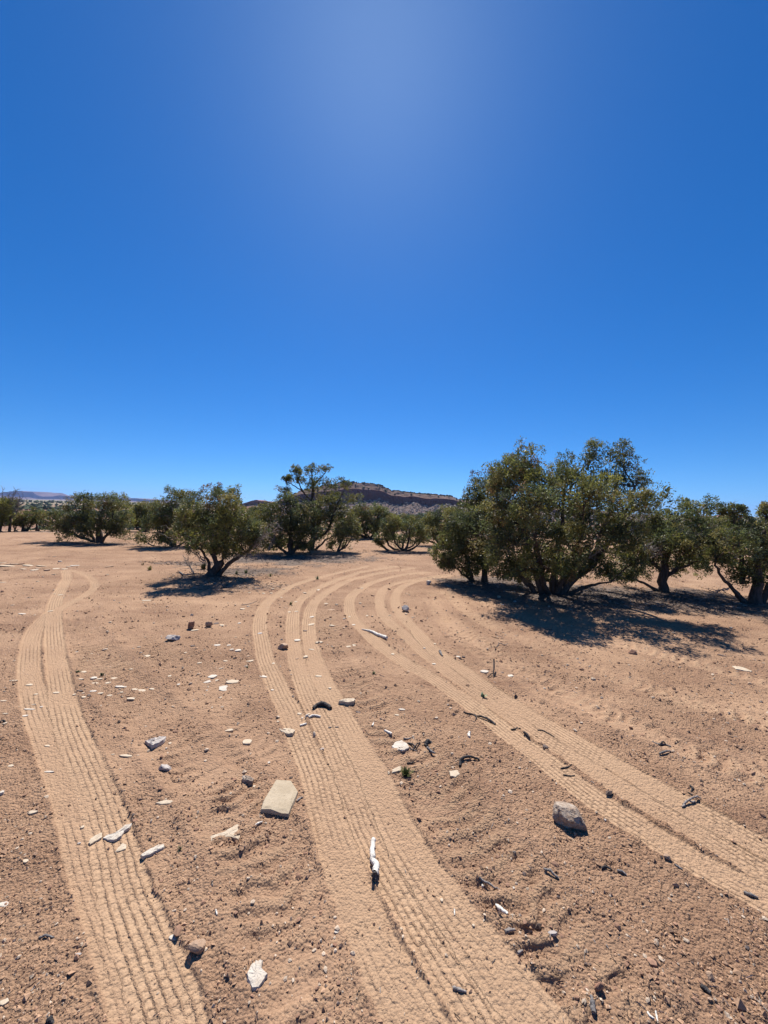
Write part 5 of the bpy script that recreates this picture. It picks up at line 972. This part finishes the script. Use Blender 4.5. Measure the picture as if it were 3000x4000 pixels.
for i, pts in enumerate([[(2668, 3150), (2690, 3138, .01), (2710, 3130, .012), (2738, 3129)], [(2690, 3138, .01), (2702, 3142, .004), (2716, 3139)], [(2676, 3144), (2672, 3152), (2664, 3158)]]):
    b = stick(pts, .0055, 'dead', None, 'fork_branch', 1.0); b.parent = fw; b.matrix_parent_inverse = Matrix.Identity(4); b.location = Vector(b.location) - Vector(fw.location)
stick([(2695, 3078), (2706, 3090, .008), (2700, 3100)], .007, 'char', 'small black stick upper, beyond the forked grey wood')
stick([(2688, 3106), (2705, 3112)], .008, 'char', 'small black stick lower, just beyond the forked grey wood')
stick([(2350, 3392), (2372, 3391, .006), (2392, 3398)], .007, 'char', 'charred stick left of two below the mottled boulder')
stick([(2412, 3402), (2430, 3408, .005), (2448, 3420)], .007, 'driftgrey', 'grey splintered stick right of two below mottled boulder')
stick([(2123, 3398, .004), (2150, 3414, .012), (2182, 3434)], .0085, 'driftgrey', 'curled strip of brown grey bark below the mottled boulder', name='bark_strip', ends=(.5, .6))
stick([(1872, 3430), (1910, 3450, .012), (1953, 3476)], .006, 'driftgrey', 'long thin dark stick on the right edge of centre track', ends=(1.1, .5))
stick([(1885, 3448), (1888, 3446)], .006, 'bleach', 'tiny white splinter under the long thin dark stick')
stick([(1935, 3520), (1957, 3542, .004), (1983, 3564)], .0095, 'bleach', 'white flat splinter on the right edge of centre track', ends=(.4, .5))
stick([(1972, 3632), (1990, 3625, .006), (2010, 3619)], .0075, 'dead', 'pale grey stick below the white flat splinter')
stick([(2022, 3712), (2042, 3700)], .005, 'dead', 'thin grey twig lowest on the right edge of centre track')
stick([(1770, 3850), (1795, 3858, .003), (1822, 3863)], .005, 'dead', 'thin tan twig lying on the centre track near the bottom')
stick([(1775, 3540), (1777, 3564)], .003, 'bleach', 'white straw standing on the centre track')
stick([(2905, 3485), (2930, 3497, .004), (2960, 3504)], .009, 'driftgrey', 'dark grey splintered wood on track near the right edge')
stick([(2736, 3862), (2756, 3880, .006), (2776, 3898)], .0095, 'char', 'black stick near the bottom right corner', ends=(.8, 1))
stick([(2310, 3885), (2316, 3915, .006), (2320, 3945)], .011, 'driftgrey', 'grey black wood stub near the bottom below small red stone', ends=(.6, 1))
stick([(2528, 3950), (2540, 3968), (2556, 3976)], .0035, 'bleach', 'left of two white twigs at the bottom edge')
stick([(2562, 3945), (2565, 3965), (2570, 3985)], .003, 'bleach', 'right of two white twigs at the bottom edge')
stick([(2635, 3385), (2650, 3396), (2666, 3406)], .006, 'driftgrey', 'grey twig right of the small tan stone on the right')
stick([(997, 3222), (1010, 3212, .004), (1025, 3205)], .0045, 'bleach', 'white twig poking from under the big buff slab', ends=(.8, .8))
stick([(843, 3565), (848, 3582)], .0035, 'bleach', 'white straw on bare soil left of the centre tracks')
stick([(150, 3664), (180, 3658, .006), (212, 3664)], .0055, 'driftgrey', 'thin grey stick left of the left track near the bottom')
stick([(185, 3985), (196, 3978, .005), (208, 3990)], .009, 'char', 'dark wood stub at the bottom edge left of left track')
stick([(120, 3872), (140, 3850), (158, 3832)], .002, 'dead', 'dry straw left of the left track near the bottom')
stick([(0, 2822), (12, 2816), (22, 2820)], .01, 'char', 'dark stick at the left edge beside the left track')
stick([(1160, 3125), (1172, 3116), (1184, 3110)], .005, 'dead', 'pale twig at the right side of the big buff slab')
stick([(700, 2235), (720, 2252, .03), (755, 2250, .05), (775, 2246, .04)], .014, 'driftgrey', 'dead low branch lying left of the leaning juniper trunk', name='branch', cat='branch')
# labels for the queued stones: colour and shape, then where it lies from the nearest landmark
cnt = {}
for o, u, v, what in PENDING:
    best = min(LM.items(), key=lambda kv: math.hypot((kv[1][0] - u), (kv[1][1] - v) * 1.6) + (40 if kv[0].startswith('the pale chip row') else 0))
    du, dv = u - best[1][0], (v - best[1][1]) * 1.6
    side = ('right of' if du > 0 else 'left of') if abs(du) >= abs(dv) else ('in front of' if dv > 0 else 'beyond')
    if math.hypot(du, dv) < 3: side = 'at'
    cnt.setdefault((what, side, best[0]), []).append((math.hypot(du, dv), o))
for (what, side, lm), L in cnt.items():
    L.sort(key=lambda q: q[0])
    for i, (d, o) in enumerate(L):
        lab = f'{what} {side} {lm}' if len(L) == 1 else f'{what}, {ORD[min(i, 11)]} {side} {lm}'
        tag(o, lab, 'stone', 'loose stones on the clearing')
_n = {}
for o in bpy.data.objects:
    if o.type == 'MESH': k = o.name.split('.')[0]; _n[k] = _n.get(k, 0) + len(o.data.loops) - 2 * len(o.data.polygons)
print('TRIS', sum(_n.values()), sorted(_n.items(), key=lambda q: -q[1])[:12])
